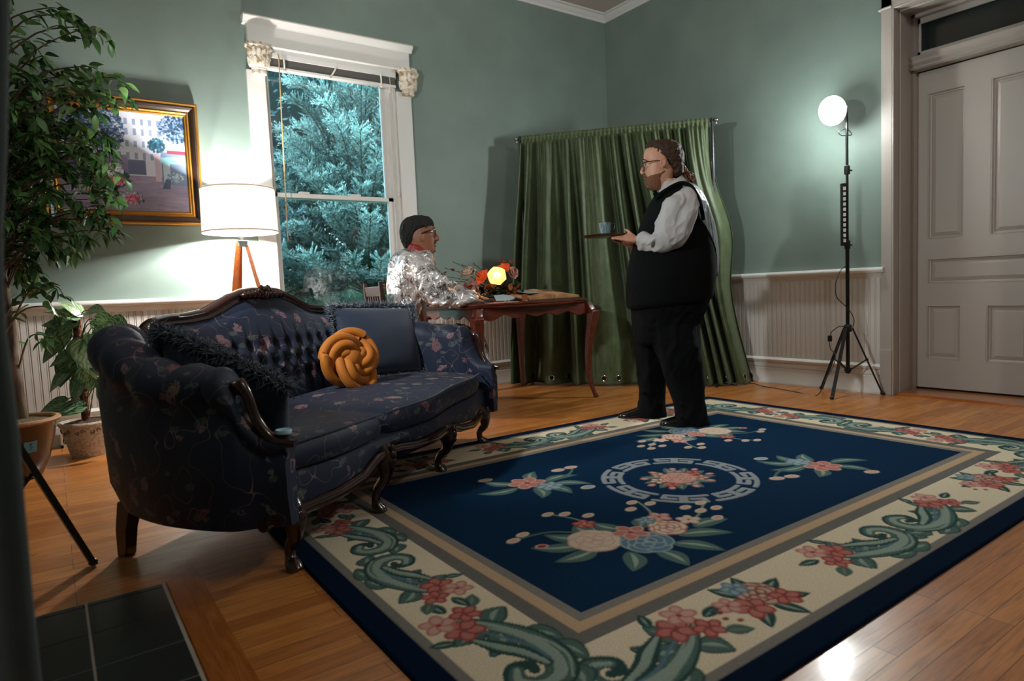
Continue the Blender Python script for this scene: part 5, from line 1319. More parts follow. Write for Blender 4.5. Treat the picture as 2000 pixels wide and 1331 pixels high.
b = MB(); b.grid(lambda s, t: (.128 * t * cos(2 * pi * s), .128 * t * sin(2 * pi * s), .198 + .018 * (1 - t * t) + .012 * noise.noise(Vector((s * 22, t * 9, 3)))), 36, 8); b.build('soil', mat('brown_fibre_soil', '#4a3020', .95, bump=(90, .9, .02)), pl)
b = MB(); b.lathe([(0, .19), (.022, .19), (.024, .5), (.023, .86), (.016, .875), (0, .877)], 16); b.build('moss_pole', mat('coir_pole', '#5a2f1c', .95, bump=(60, 1, .02)), pl)
lv = MB(); lcol = []; stm = MB(); VG = [(.04, .13, .055), (.36, .5, .25), (.12, .25, .1)]; VL = [(.17, .31, .12), (.5, .62, .38), (.25, .38, .18)]; VD = [(.028, .085, .045), (.2, .32, .15), (.05, .13, .06)]
def plantp(px, py, dep=0): return ond(px, py, (PC.x - FV.x * dep, PC.y - FV.y * dep)) - PC
LV = [(105, 632, -.9, .15, .13, VG), (125, 610, -.4, .3, .14, VG), (140, 600, -.2, .35, .12, VL), (130, 640, -.6, -.5, .12, VG), (185, 605, .7, .1, .13, VL), (205, 625, 1, -.1, .14, VG), (232, 630, 1, -.3, .13, VG), (225, 640, .9, -.5, .13, VG), (195, 640, .6, -.6, .10, VG),
      (95, 650, -.6, -.9, .12, VD), (118, 665, -.2, -1, .15, VG), (140, 690, -.3, -1, .16, VG), (95, 690, -.7, -.9, .13, VD), (128, 720, -.2, -1, .20, VD), (175, 700, .35, -1, .22, VL), (110, 745, -.7, -.8, .14, VD), (150, 755, -.2, -.8, .19, VG), (100, 795, -1, -.3, .15, VD), (130, 800, -.6, -.1, .16, VD), (210, 745, .9, -.3, .16, VD), (222, 780, .4, -1, .20, VG), (200, 715, .7, -.5, .15, VD), (185, 668, .4, -.7, .13, VG), (205, 690, .8, -.5, .13, VD), (120, 700, -.9, -.4, .15, VD), (170, 740, .2, -1, .14, VG), (215, 665, .9, -.2, .12, VG), (150, 770, -.3, -.9, .13, VD)]
for i, (px, py, hx_, vz, l, V3) in enumerate(LV):
    dep = .04 + .10 * ((i * 37) % 10) / 10; c = plantp(px, py, dep); d = RV * hx_ + Vector((0, 0, vz)) * .8 - FV * (.25 + .3 * ((i * 13) % 5) / 5)
    c = c - d.normalized() * l * .45
    root = Vector((.01 * cos(i), .01 * sin(i), interp(c.z, [.2, .4, .9], [.2, .3, .75]) if i % 3 else .2)); stm.tube(cat([root, (root + c) * .5 + Vector((0, 0, .06)), c], 5), .0032, 5)
    leafmesh(lv, lcol, c, d, -FV * .9 + Vector((0, 0, .9)) + RV * rnd.uniform(-.4, .4), l, l * .40, .14, .22, 14, lobes=.5, veins=V3, nw=6)
stm.build('stem', mat('green_stem', '#3c5228', .6), pl)['kind'] = 'stuff'
o = lv.build('foliage', M_bigleaf, pl); setcol(o, lcol); o['kind'] = 'stuff'

# ================================================================== garden beyond the window
M_gleaf = attrmat('garden_leaf', .6)
def lawnz(y): return .10 + (y - 5.4) * .145
b = MB(); b.grid(lambda s, t: (lerp(-6, 14, s), lerp(5.36, 22, t), lawnz(lerp(5.4, 22, t)) + .05 * noise.noise(Vector((s * 20, t * 12, 0)))), 60, 50); M_lawn = mat('lawn_ground', '#5c7c60', .95, bump=(30, .6, .05)); o = b.build('lawn_ground', M_lawn, None); o['kind'] = 'structure'
gb = MB(); gc_ = []
for k in range(9000):
    y = rnd.uniform(6.2, 12.5); x = y * rnd.uniform(.22, .56); p = Vector((x, y, lawnz(y) - .01)); h = rnd.uniform(.05, .14); d = Vector((rnd.gauss(0, .35), rnd.gauss(0, .35), 1)).normalized()
    w = Vector((rnd.gauss(0, 1), rnd.gauss(0, 1), 0)).normalized() * .008; gb.add([p - w, p + w, p + d * h], [(0, 1, 2)]); c = rnd.choice([(.16, .30, .18), (.22, .38, .24), (.12, .24, .15), (.3, .45, .3)]); gc_ += [c + (1,)] * 3
go = gb.build('lawn_grass', M_gleaf, None, smooth=False); setcol(go, gc_); tag(go, 'pale green lawn grass outside the window', 'grass', kind='stuff')
def feathery(name, base, label, n, rad, zlo, zhi, cols, seed, tipL=1.0, leafL=.06):
    e = empty(name, base, label=label, cat='shrub'); r2 = random.Random(seed); mb = MB(); cc = []; bm_ = MB()
    for k in range(n):
        a = r2.uniform(0, 2 * pi); z1 = r2.uniform(zlo, zhi); f = (z1 - zlo) / (zhi - zlo); Rr = rad * (1 - .62 * f ** 1.4) * r2.uniform(.55, 1.05)
        p0 = Vector((0, 0, max(.1, z1 * .45))); p1 = Vector((cos(a) * Rr * .6, sin(a) * Rr * .6, z1 * .82)); p2 = Vector((cos(a) * Rr, sin(a) * Rr, z1)); p3 = p2 + Vector((cos(a) * .25, sin(a) * .25, .12)) * tipL
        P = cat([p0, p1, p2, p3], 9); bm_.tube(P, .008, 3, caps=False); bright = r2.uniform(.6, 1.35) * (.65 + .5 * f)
        for i in range(7, len(P)):
            for sg in (-1, 1):
                T_ = (P[i] - P[i - 1]).normalized(); S_ = T_.cross(Vector((0, 0, 1))).normalized() * sg; d = (T_ * .75 + S_ * .65 + Vector((r2.gauss(0, .2), r2.gauss(0, .2), r2.gauss(.05, .25)))).normalized()
                q = P[i]; n_l = 6
                for j in range(n_l):
                    c0 = q + d * leafL * .55 * j
                    for s2 in (-1, 1):
                        dd = (d * .8 + T_.cross(d).normalized() * s2 * .6 + Vector((0, 0, .2))).normalized(); w = dd.cross(Vector((r2.gauss(0, 1), r2.gauss(0, 1), 1))).normalized() * leafL * .16; l_ = leafL * r2.uniform(.6, 1)
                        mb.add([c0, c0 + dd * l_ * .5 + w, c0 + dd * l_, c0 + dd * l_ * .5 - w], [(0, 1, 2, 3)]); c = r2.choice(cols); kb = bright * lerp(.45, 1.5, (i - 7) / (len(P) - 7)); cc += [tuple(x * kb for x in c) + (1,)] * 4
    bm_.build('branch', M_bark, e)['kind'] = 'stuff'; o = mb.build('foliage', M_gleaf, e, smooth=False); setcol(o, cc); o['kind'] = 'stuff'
    return e
TE = [(.26, .36, .34), (.34, .46, .42), (.18, .27, .27), (.5, .6, .54)]
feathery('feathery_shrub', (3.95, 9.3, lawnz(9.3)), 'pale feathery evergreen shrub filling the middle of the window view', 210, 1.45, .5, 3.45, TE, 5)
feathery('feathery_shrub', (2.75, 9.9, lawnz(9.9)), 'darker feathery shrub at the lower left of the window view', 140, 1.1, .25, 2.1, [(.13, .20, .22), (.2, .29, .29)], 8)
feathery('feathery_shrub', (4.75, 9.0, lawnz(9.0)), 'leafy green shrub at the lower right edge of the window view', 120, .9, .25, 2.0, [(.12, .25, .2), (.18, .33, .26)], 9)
for k, (x, y, R_, H_, lab) in enumerate(((3.1, 12.6, 2.6, 6.8, 'tall dark tree behind the feathery shrub, left of the view'), (6.3, 12.8, 2.8, 7.2, 'tall dark tree behind the feathery shrub, right of the view'))):
    e = empty('garden_tree', (x, y, lawnz(y)), label=lab, cat='tree', group='dark trees beyond the garden')
    b = MB(); b.tube([(0, 0, 0), (.05, 0, 2), (0, .05, 4.5)], [.22, .17, .08], 10); b.build('trunk', M_bark, e)
    r2 = random.Random(40 + k); mb = MB(); cc = []
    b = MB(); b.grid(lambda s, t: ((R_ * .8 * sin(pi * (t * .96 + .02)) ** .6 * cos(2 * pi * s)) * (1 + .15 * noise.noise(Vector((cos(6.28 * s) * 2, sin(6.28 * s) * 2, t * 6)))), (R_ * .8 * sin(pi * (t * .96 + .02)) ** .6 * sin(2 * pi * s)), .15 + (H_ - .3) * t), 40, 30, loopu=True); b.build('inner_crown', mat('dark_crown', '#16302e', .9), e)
    for q in range(11000):
        t = r2.uniform(.01, .98); a = r2.uniform(0, 2 * pi); rr = R_ * sin(pi * (t * .96 + .02)) ** .6 * r2.uniform(.82, 1.06) * (1 + .18 * noise.noise(Vector((cos(a) * 2, sin(a) * 2, t * 6))))
        p = Vector((rr * cos(a), rr * sin(a), .1 + (H_ - .2) * t)); 
        if p.y > .5: continue
        d = Vector((r2.gauss(0, 1), r2.gauss(0, 1), r2.gauss(-.3, .7))).normalized(); w = d.orthogonal().normalized() * .028; l_ = r2.uniform(.08, .16)
        mb.add([p, p + d * l_ * .5 + w, p + d * l_, p + d * l_ * .5 - w], [(0, 1, 2, 3)]); c = r2.choice([(.05, .10, .12), (.08, .14, .16), (.035, .07, .09), (.14, .22, .23)]); cc += [c + (1,)] * 4
    o = mb.build('foliage', M_gleaf, e, smooth=False); setcol(o, cc); o['kind'] = 'stuff'
# ================================================================== people
M_shirt = mat('white_cotton_shirt', '#b9b7b8', .75, bump=(18, .35, .02)); M_vest = mat('black_wool_vest', '#050608', .85, spec=.15, bump=(12, .25, .02)); M_satin = mat('grey_satin_lining', '#4c555c', .34, sheen=.2)
_t = NT(M_satin); _w = _t.noise(_t.mapping(_t.obj(), scale=(7, 7, 1.3)), 6, 4); _t.bump(_w, .9, .03)
_t.base(_t.ramp(_t.noise(_t.mapping(_t.obj(), scale=(6, 6, 1)), 9, 3), [(.35, srgb('#23292e')), (.65, srgb('#7a858c'))]))
M_trou = mat('black_trousers', '#05060a', .85, spec=.15, bump=(9, .3, .03)); M_shoe = mat('black_leather', '#08080a', .22, coat=.5)
M_hairb = mat('brown_hair', '#35200f', .7, bump=(70, .6, .01)); M_hairk = mat('black_hair', '#040303', .8, bump=(70, .6, .01)); M_beard = mat('brown_beard', '#7a5038', .95, bump=(160, .8, .006))
M_eye = mat('eye_white', '#d8d0c8', .2); M_iris = mat('dark_iris', '#1a100a', .15); M_lip = mat('lip_skin', '#8a4a40', .45); M_frame = mat('black_acetate', '#060606', .25)
M_lens = bpy.data.materials.new('spectacle_lens'); M_lens.use_nodes = True
_n = M_lens.node_tree.nodes; _l = M_lens.node_tree.links; _n.remove(_n['Principled BSDF']); _tr = _n.new('ShaderNodeBsdfTransparent'); _gl = _n.new('ShaderNodeBsdfGlossy'); _gl.inputs['Roughness'].default_value = .03; _mx = _n.new('ShaderNodeMixShader'); _mx.inputs[0].default_value = .10
_l.new(_tr.outputs[0], _mx.inputs[1]); _l.new(_gl.outputs[0], _mx.inputs[2]); _l.new(_mx.outputs[0], _n['Material Output'].inputs[0])

def folds(o, amp, fr, along, seed):
    """work the modifiers into the mesh, then press long soft creases into it along its normals"""
    dg = bpy.context.evaluated_depsgraph_get(); dg.update(); me = bpy.data.meshes.new_from_object(o.evaluated_get(dg)); me.name = o.name; o.modifiers.clear(); o.data = me
    al = (RV * along[0] + FV * along[1] + Vector((0, 0, along[2]))).normalized(); a1 = al.cross(FV if abs(al.dot(FV)) < .9 else RV).normalized(); a2 = al.cross(a1)
    co = np.empty(len(me.vertices) * 3, dtype=np.float32); me.vertices.foreach_get('co', co); co = co.reshape(-1, 3); no = np.empty_like(co).reshape(-1); me.vertices.foreach_get('normal', no); no = no.reshape(-1, 3)
    out = np.empty(len(co), dtype=np.float32); of = Vector((seed * 3.1, seed * 1.7, seed))
    for i in range(len(co)):
        p = Vector(co[i]); w = noise.noise_vector(p * 5 + of) * .07; p = p + w
        q = Vector((p.dot(a1) * fr[0], p.dot(a2) * fr[1], p.dot(al) * fr[2] * .45)) + of
        r = 1 - abs(noise.noise(q)) * 2.2; r2 = 1 - abs(noise.noise(q * 2.1 + of)) * 2.2
        out[i] = max(-.5, r) * .7 + max(-.5, r2) * .3
    out -= out.mean(); co += no * (out * amp)[:, None]; me.vertices.foreach_set('co', co.reshape(-1)); me.polygons.foreach_set('use_smooth', [True] * len(me.polygons)); me.update()
    if not me.materials: me.materials.append(None)
class Fig:
    def __init__(s, e, side): s.e = e; s.o = Vector(e.location); s.side = side   # side: +1 faces image right, -1 image left
    def w(s, px, py, dy=0.0): return ond(px, py, (s.o.x - FV.x * dy, s.o.y - FV.y * dy)) - s.o
    def ring(s, py, p1, p2, hw, dy=0.0, n=28, e=2.2, rot=0.0, tilt=0.0, jit=0.0):
        a, b_ = s.w(p1, py, dy), s.w(p2, py, dy); c = (a + b_) * .5; hx_ = (b_ - a).length / 2; out = []
        for k in range(n):
            t = 2 * pi * k / n; cc, ss = cos(t), sin(t); rr = (abs(cc) ** e + abs(ss) ** e) ** (-1 / e); 
            p = RV * (cc * rr * hx_) - FV * (ss * rr * hw); p.z += tilt * cc * hx_
            if jit: p *= 1 + jit * noise.noise(c * 6 + p * 9)
            out.append(c + p)
        return out
    def rows(s, mb, R, **kw): return mb.rings([s.ring(r[0], r[1], r[2], r[3], *(r[4:5] or (kw.get('dy', 0),)), **{k: v for k, v in kw.items() if k != 'dy'}) for r in R])
    def limb(s, mb, pts, seg=14, n=5, flat=1.0):
        """pts: (px, py, dy, radius)"""
        P = [s.w(*q[:3]) for q in pts]; C = cat(P, n); rr = [interp(i / n, list(range(len(pts))), [q[3] for q in pts]) for i in range(len(C))]
        mb.tube(C, rr, seg, flat=flat); return mb
def hand(mb, wrist, knuckle, across, up, curl, r=.0088, thumb=1, spread=.0205, L=(.068, .078, .072, .056), thumb_dir=None):
    """palm from wrist to knuckles, four unequal fingers that bend, thumb leaving the side of the palm"""
    wrist, knuckle, across, up = map(Vector, (wrist, knuckle, across, up)); f = (knuckle - wrist).normalized(); across = (across - f * across.dot(f)).normalized(); up = f.cross(across) if f.cross(across).dot(up) > 0 else -f.cross(across)
    R = []
    for t, w, h in ((0, .026, .021), (.3, .034, .019), (.7, .042, .016), (1, .041, .013)):
        c = wrist.lerp(knuckle, t); R.append([c + across * w * cos(a) + up * h * sin(a) for a in [2 * pi * k / 14 for k in range(14)]])
    mb.rings(R)
    for k in range(4):
        base = knuckle + across * spread * (1.5 - k) - f * .008; d = f.copy(); P = [base - f * .012]; p = base
        for j, part in enumerate((.45, .32, .23)):
            ang = curl[k] * (.5 + .45 * j); d = (f * cos(ang * 1.0) - up * sin(ang)).normalized(); P.append(p); p = p + d * L[k] * part * 1.15
        P.append(p); C = cat(P, 4); mb.tube(C, [lerp(r * 1.08, r * .78, i / (len(C) - 1)) for i in range(len(C))], 10); mb.ball(p, r * .78, 8, 6)
    tb0 = wrist.lerp(knuckle, .30) + across * .028 * thumb; td = Vector(thumb_dir) if thumb_dir is not None else (f + across * thumb * .8).normalized()
    C = cat([tb0 - f * .01, tb0 + td * .022, tb0 + td * .045 + f * .004, tb0 + td * .052 + f * .018], 4); mb.tube(C, [lerp(r * 1.45, r * .9, i / (len(C) - 1)) for i in range(len(C))], 10); mb.ball(C[-1], r * .9, 8, 6)

# ------------------------------------------------------------------ standing waiter
WO = Vector((3.152, 2.845, .011))
wt = empty('person', WO, label='standing person with brown ponytail, black vest and white shirt holding out a tray', cat='person'); F = Fig(wt, -1)
# body: one skin
b = MB()
F.rows(b, [(277, 1282, 1304, .03), (281, 1272, 1316, .052), (288, 1263, 1323, .068), (296, 1258, 1326, .074), (305, 1257, 1327, .077), (313, 1257.5, 1326, .077), (320, 1260.5, 1324, .075), (328, 1260, 1321, .073), (336, 1260, 1318, .070), (343, 1260.5, 1315, .067), (350, 1261.5, 1313, .064), (357, 1264, 1311, .059), (363, 1267, 1310, .053), (369, 1275, 1311, .048), (373, 1283, 1312, .045)], e=2.15)
F.rows(b, [(352, 1287, 1326, .062), (368, 1287, 1326, .064), (384, 1288, 1334, .070), (396, 1284, 1345, .12), (420, 1272, 1370, .19), (470, 1256, 1380, .21), (540, 1242, 1382, .23), (600, 1255, 1360, .17), (635, 1260, 1340, .12)])
for sd, fx0 in ((1, None),):
    F.rows(b, [(632, 1282, 1340, .05, .11), (700, 1305, 1352, .06, .13), (745, 1312, 1362, .065, .13), (790, 1326, 1366, .05, .13), (826, 1334, 1366, .04, .13)]); F.rows(b, [(632, 1255, 1300, .05, -.11), (700, 1257, 1294, .06, -.15), (745, 1256, 1294, .065, -.16), (785, 1259, 1290, .05, -.16), (812, 1262, 1287, .04, -.16)])
    b.ball(F.w(1325, 829, .13), (.06, .04, .03), 12, 8); b.ball(F.w(1260, 815, -.16), (.06, .04, .03), 12, 8)
# nose, brow, lips, ears
P = [F.w(1259, 319), F.w(1255.8, 328), F.w(1252.8, 336), F.w(1256, 340.5)]
b.tube(cat(P, 4), [interp(i, [0, 5, 9, 12], [.006, .008, .0108, .009]) for i in range(13)], 10)
for y in (-1, 1): b.ball(F.w(1256.5, 338.5, y * .011), (.010, .008, .008), 8, 6); b.tube([F.w(1258.8, 316.5, y * .008), F.w(1257.6, 314, y * .03), F.w(1261.5, 315.5, y * .055)], [.006, .007, .005], 8)
for y in (-1, 1):
    b.ball(F.w(1296, 318, y * .086), (.021, .012, .033), 12, 8); b.tube([F.w(1300 + 5 * cos(a), 316 - 8.5 * sin(a), y * .099) + RV * (-.016) for a in [k / 8 * 1.6 * pi - 1.2 for k in range(9)]], .005, 6)
b.tube([F.w(1273, 360), F.w(1267, 363), F.w(1266, 359)], [.02, .018, .014], 10)
# arms inside the sleeves
F.limb(b, [(1338, 384, .18, .06), (1326, 425, .23, .058), (1312, 462, .25, .05), (1284, 474, .20, .043), (1258, 472, .14, .034), (1243, 471, .115, .027)])
F.limb(b, [(1330, 388, -.18, .06), (1318, 430, -.23, .058), (1304, 470, -.22, .05), (1276, 482, -.14, .043), (1252, 483, -.08, .032), (1240, 482, -.06, .027)])
hand(b, F.w(1243, 469, .135), F.w(1219, 463.5, .125), -FV * .75 - Vector((0, 0, .55)), (0, 0, 1), (.15, .1, .2, .3), thumb=-1, thumb_dir=(-RV * .55 + Vector((0, 0, .8)) + FV * .25))
hand(b, F.w(1241, 482, -.055), F.w(1221, 475.5, -.03), FV, (0, 0, 1), (.1, .0, .1, .3), thumb=-1, thumb_dir=(-RV * .8 - FV * .5 + Vector((0, 0, .25))))
b.build('body', M_skinB, wt, smooth='all', mods=[REM(.0048), SMO(3, .5)])
# face details
for y in (-1, 1):
    e_ = MB(); e_.ball(F.w(1265.4, 321.5, y * .030), .0125, 12, 8); eo = e_.build('eye', M_eye, wt); e_ = MB(); e_.ball(F.w(1262.0, 321.8, y * .030), (.0045, .0055, .0055), 10, 6); e_.build('iris', M_iris, eo)
    e_ = MB(); e_.tube([F.w(1257.5, 314.5, y * .014), F.w(1256.6, 311.5, y * .032), F.w(1261, 313.5, y * .056)], [.003, .0045, .002], 6); e_.build('eyebrow', M_hairb, wt)
b = MB(); b.ball(F.w(1260, 347.2), (.0075, .021, .0042), 12, 6, Matrix.Rotation(YAW, 3, 'Z')); b.ball(F.w(1260.6, 350.6), (.0075, .018, .0050), 12, 6, Matrix.Rotation(YAW, 3, 'Z')); b.build('lips', M_lip, wt, mods=[REM(.002), SMO(2, .5)])
b = MB(); F.rows(b, [(337, 1288, 1300, .0715), (342, 1274, 1300, .071), (345, 1262.5, 1300, .0700), (352, 1260.6, 1299, .0655), (359, 1262, 1298, .061), (366, 1265, 1296, .055), (373, 1275, 1293, .046)], e=2.15); 
b.tube([F.w(1263, 346, .028), F.w(1258.4, 343.2, .014), F.w(1257.6, 343, 0), F.w(1258.4, 343.2, -.014), F.w(1263, 346, -.028)], [.004, .005, .0055, .005, .004], 8)
o = b.build('beard', M_beard, wt, smooth='all', mods=[REM(.003), SMO(2, .5)]); folds(o, .003, (110, 110, 80), (0, 0, 1), 4)
# hair with ponytail
b = MB(); F.rows(b, [(274, 1282, 1304, .03), (277.5, 1267, 1318, .058), (284, 1259, 1327, .077), (290, 1263, 1331, .083), (297, 1269, 1334, .086), (304, 1276, 1335, .0865), (311, 1281, 1335, .085), (318, 1284, 1335, .080), (325, 1288, 1335, .076), (333, 1307, 1334, .072), (341, 1310, 1333, .058), (346, 1315, 1330, .04)], e=2.15)
rh = random.Random(8)
for k in range(34):
    a = rh.uniform(-1, 1); P = [F.w(1274 + rh.uniform(-3, 10) + abs(a) * 6, 283 + abs(a) * 12, a * .070), F.w(1300, 279 + abs(a) * 26, a * .086), F.w(1326, 300 + abs(a) * 14, a * .07), F.w(1334, 326 + rh.uniform(-4, 4), a * .03)]; b.tube(cat(P, 5), rh.uniform(.004, .008), 5)
o = b.build('hair', M_hairb, wt, smooth='all', mods=[REM(.0035), SMO(1, .4)]); folds(o, .006, (26, 60, 60), (1, 0, .3), 1)
b = MB(); b.ball(F.w(1333, 328), (.022, .022, .018), 12, 8)
for k in range(80):
    a = rh.uniform(0, 2 * pi); r_ = rh.uniform(0, .042); x1, y1 = 1336 + rh.uniform(-2, 6), 334 + rh.uniform(-4, 6); x2, y2 = 1344 + rh.uniform(-8, 10), 346 + rh.uniform(-8, 8); x3, y3 = 1351 + rh.uniform(-14, 10), 358 + rh.uniform(-12, 14); dy = r_ * cos(a)
    P = cat([F.w(1332, 328, 0), F.w(x1, y1, dy * .6), F.w(x2, y2, dy), F.w(x3, y3, dy * 1.3)], 7); P = [p + Vector((.004 * sin(i * 1.1 + k), .004 * cos(i * .9 + k), .003 * sin(i * 1.3))) for i, p in enumerate(P)]
    b.tube(P, [lerp(.0052, .0016, i / (len(P) - 1)) for i in range(len(P))], 5)
b.build('ponytail', mat('light_brown_curls', '#6e4828', .6), wt)
# glasses
gs_ = MB()
for y in (-1, 1):
    gs_.tube([F.w(1255.6 + .9 * abs(sin(a)) * 0, 322.5 - 6.2 * sin(a) * (1.0), y * (.033 + .024 * cos(a))) for a in [2 * pi * k / 24 for k in range(24)]], .0021, 6, loop=True)
    gs_.tube([F.w(1255.6, 317.5, y * .057), F.w(1258, 317, y * .072), F.w(1284, 313.5, y * .082), F.w(1298, 314, y * .084)], .0024, 6)
gs_.tube([F.w(1255.3, 320, -.009), F.w(1254.6, 319, 0), F.w(1255.3, 320, .009)], .002, 6)
go_ = gs_.build('glasses', M_frame, wt)
for y in (-1, 1):
    l_ = MB(); l_.rings([[F.w(1255.6 + o_, 322.5 - 5.8 * sin(a), y * (.033 + .0225 * cos(a))) for a in [2 * pi * k / 24 for k in range(24)]] for o_ in (-.15, .15)]); l_.build('lens', M_lens, go_)
# shirt: collar, chest, sleeves
b = MB()
F.rows(b, [(356, 1286, 1329, .072), (366, 1286, 1331, .076), (380, 1283, 1340, .085), (394, 1282, 1346, .13), (430, 1268, 1368, .17), (480, 1252, 1378, .19), (560, 1244, 1378, .21), (600, 1248, 1370, .2)])
for dyf, off in ((1, 0), (-1, 6)):
    F.limb(b, [(1346, 382, .14 * dyf, .05), (1339, 394, .185 * dyf, .085), (1328, 410, .212 * dyf, .106), (1318, 432, .235 * dyf, .108), (1310 - off, 454 + off, .245 * dyf, .098), (1296 - off, 469 + off, .225 * dyf, .078), (1277 - off, 473 + off, .18 * dyf, .062), (1260 - off, 472 + off, .14 * dyf, .056), (1248 - off, 471.5 + off, .12 * dyf, .047)], seg=20)
    rr_ = random.Random(3)
    for k in range(6):   # creases of the cloth
        x, y = (1290 + rr_.uniform(-20, 36), 462 + rr_.uniform(-14, 18)) if k < 6 else (1318 + rr_.uniform(-16, 24), 415 + rr_.uniform(-30, 30))
        P = cat([F.w(x - 9, y + 5, .30 * dyf if k >= 6 else .255 * dyf), F.w(x, y, .315 * dyf if k >= 6 else .27 * dyf), F.w(x + 8, y - 9, .30 * dyf if k >= 6 else .27 * dyf)], 4); b.tube(P, [.004, .008, .011, .012, .012, .011, .010, .008, .004], 6)
o = b.build('shirt', M_shirt, wt, smooth='all', mods=[REM(.0055), SMO(5, .5)]); folds(o, .024, (9, 6, 11), (.5, .3, .9), 2)
b = MB(); R = []
for t, rx, ry, dz in ((0, .072, .078, 0), (0, .070, .076, .0), (1, .088, .098, 0)): pass
def colring(py_f, py_b, pf_, pb_, hw):
    a, c = F.w(pf_, py_f), F.w(pb_, py_b); m = (a + c) / 2; h = (c - a) / 2; return [m + h * cos(t) - FV * hw * sin(t) for t in [2 * pi * k / 32 for k in range(32)]]
b.rings([colring(372, 345, 1291, 1330, .070), colring(370, 343, 1290, 1331, .072), colring(378, 350, 1285, 1338, .088), colring(388, 357, 1280, 1343, .100), colring(386, 356, 1284, 1340, .092), colring(373, 346, 1292, 1329, .068)], caps=False); b.build('collar', M_shirt, wt, mods=[SOL(.002)])
# vest
VR = [(362, 1308, 1346, .10), (366, 1299, 1352, .14), (372, 1288, 1358, .175), (381, 1278, 1366, .198), (395, 1270, 1374, .212), (412, 1261, 1381, .222), (435, 1252, 1387, .232), (452, 1246, 1391, .238), (472, 1239, 1394, .245), (492, 1232, 1396, .252), (520, 1227, 1397, .258), (545, 1224, 1396, .26), (570, 1223, 1393, .256), (588, 1224, 1389, .25), (600, 1226, 1386, .246)]
R = []
for r in VR:
    q = F.ring(r[0], r[1], r[2], r[3], tilt=(.0 if r[0] < 540 else .10 * (r[0] - 540) / 60), jit=.02, n=48)
    if r[0] < 400:      # V neck and armholes: pull the ring away from throat and shoulders' front
        pass
    R.append(q)
b = MB(); b.rings(R); b.build('vest', M_vest, wt, smooth='all', mods=[SUB(1)])
# shoulder strap and satin back of the vest
b = MB(); R = []
for ri, r in enumerate(VR[:12]):
    q = F.ring(r[0], r[1] - 1, r[2] + 1.5, r[3] + .006, n=96, jit=.02); arc_ = []
    for kk in range(45):
        k = lerp(-10, interp(ri, [0, 3, 5, 7, 9, 11], [26, 26, 21, 15, 9, 4]), kk / 44); k0 = math.floor(k); p = q[k0 % 96].lerp(q[(k0 + 1) % 96], k - k0); f = 1 + .012 * sin(k * 1.1 + r[0] * .02) + .01 * sin(k * .53 + r[0] * .05); arc_.append(Vector((p.x * f, p.y * f, p.z)))
    R.append(arc_)
b.rings(R, close=False, caps=False); b.build('vest_back', M_satin, wt, smooth='all', mods=[SOL(.004), SUB(1)])
b = MB(); P = cat([F.w(1283, 392, .10), F.w(1293, 379, .15), F.w(1310, 366, .185), F.w(1330, 358, .19), F.w(1346, 362, .20), F.w(1358, 376, .225), F.w(1368, 400, .245), F.w(1374, 430, .25)], 5); b.tube(P, .013, 8, flat=.45, up=FV); b.build('armhole_edge', M_vest, wt)
b = MB(); b.tube([F.w(1386, 540, .15), F.w(1394, 543, .12), F.w(1397, 546, .05)], .010, 8); b.ball(F.w(1388, 543, .155), (.018, .006, .014), 10, 6); b.build('vest_buckle', M_chrome, wt)
b = MB()
for y in (-1, 1): b.rings([[F.w(1280, 377, 0) + FV * 0, F.w(1280, 381, 0), F.w(1283, 381, .001 * y), F.w(1283, 377, .001 * y)], [F.w(1277, 372, y * .05), F.w(1277, 386, y * .05), F.w(1283, 387, y * .052), F.w(1283, 371, y * .052)]])
b.ball(F.w(1279.5, 379, 0), (.014, .014, .012), 10, 6); b.build('bow_tie', M_vest, wt, smooth=False, mods=[BEV(.003)])
# trousers: waist and two legs, cloth stacked on the shoes
b = MB()
F.rows(b, [(575, 1235, 1386, .235), (600, 1235, 1378, .23), (622, 1236, 1368, .215), (645, 1238, 1362, .20), (668, 1241, 1362, .185)])
F.rows(b, [(612, 1262, 1362, .09, .08), (640, 1262, 1364, .115, .10), (675, 1277, 1366, .12, .12), (706, 1289, 1369, .112, .13), (743, 1301, 1372, .10, .13), (765, 1309, 1375, .095, .13), (785, 1315, 1375, .09, .13), (805, 1318, 1378, .09, .13), (818, 1318, 1381, .092, .13), (828, 1319, 1385, .094, .13), (832, 1322, 1384, .09, .13)], jit=.03)
F.rows(b, [(612, 1238, 1318, .09, -.08), (640, 1238, 1318, .115, -.10), (675, 1240, 1311, .12, -.13), (706, 1243, 1306, .112, -.15), (743, 1246, 1302, .10, -.16), (770, 1248, 1301, .095, -.16), (795, 1247, 1300, .09, -.16), (808, 1245, 1301, .092, -.16), (816, 1246, 1300, .092, -.16), (820, 1249, 1298, .088, -.16)], jit=.03)
rr_ = random.Random(5)
for k in range(14):
    nl = k % 2; x0 = (1345 if nl else 1273) + rr_.uniform(-18, 18); y0 = rr_.uniform(770, 822) - (0 if nl else 12); b.tube([F.w(x0 - 10, y0 + 3, .20 if nl else -.085), F.w(x0, y0, .215 if nl else -.075), F.w(x0 + 12, y0 - 4, .20 if nl else -.085)], [.003, .008, .003], 6)
o = b.build('trousers', M_trou, wt, smooth='all', mods=[REM(.008), SMO(6, .5)]); folds(o, .014, (9, 9, 4), (.3, .2, 1), 5)
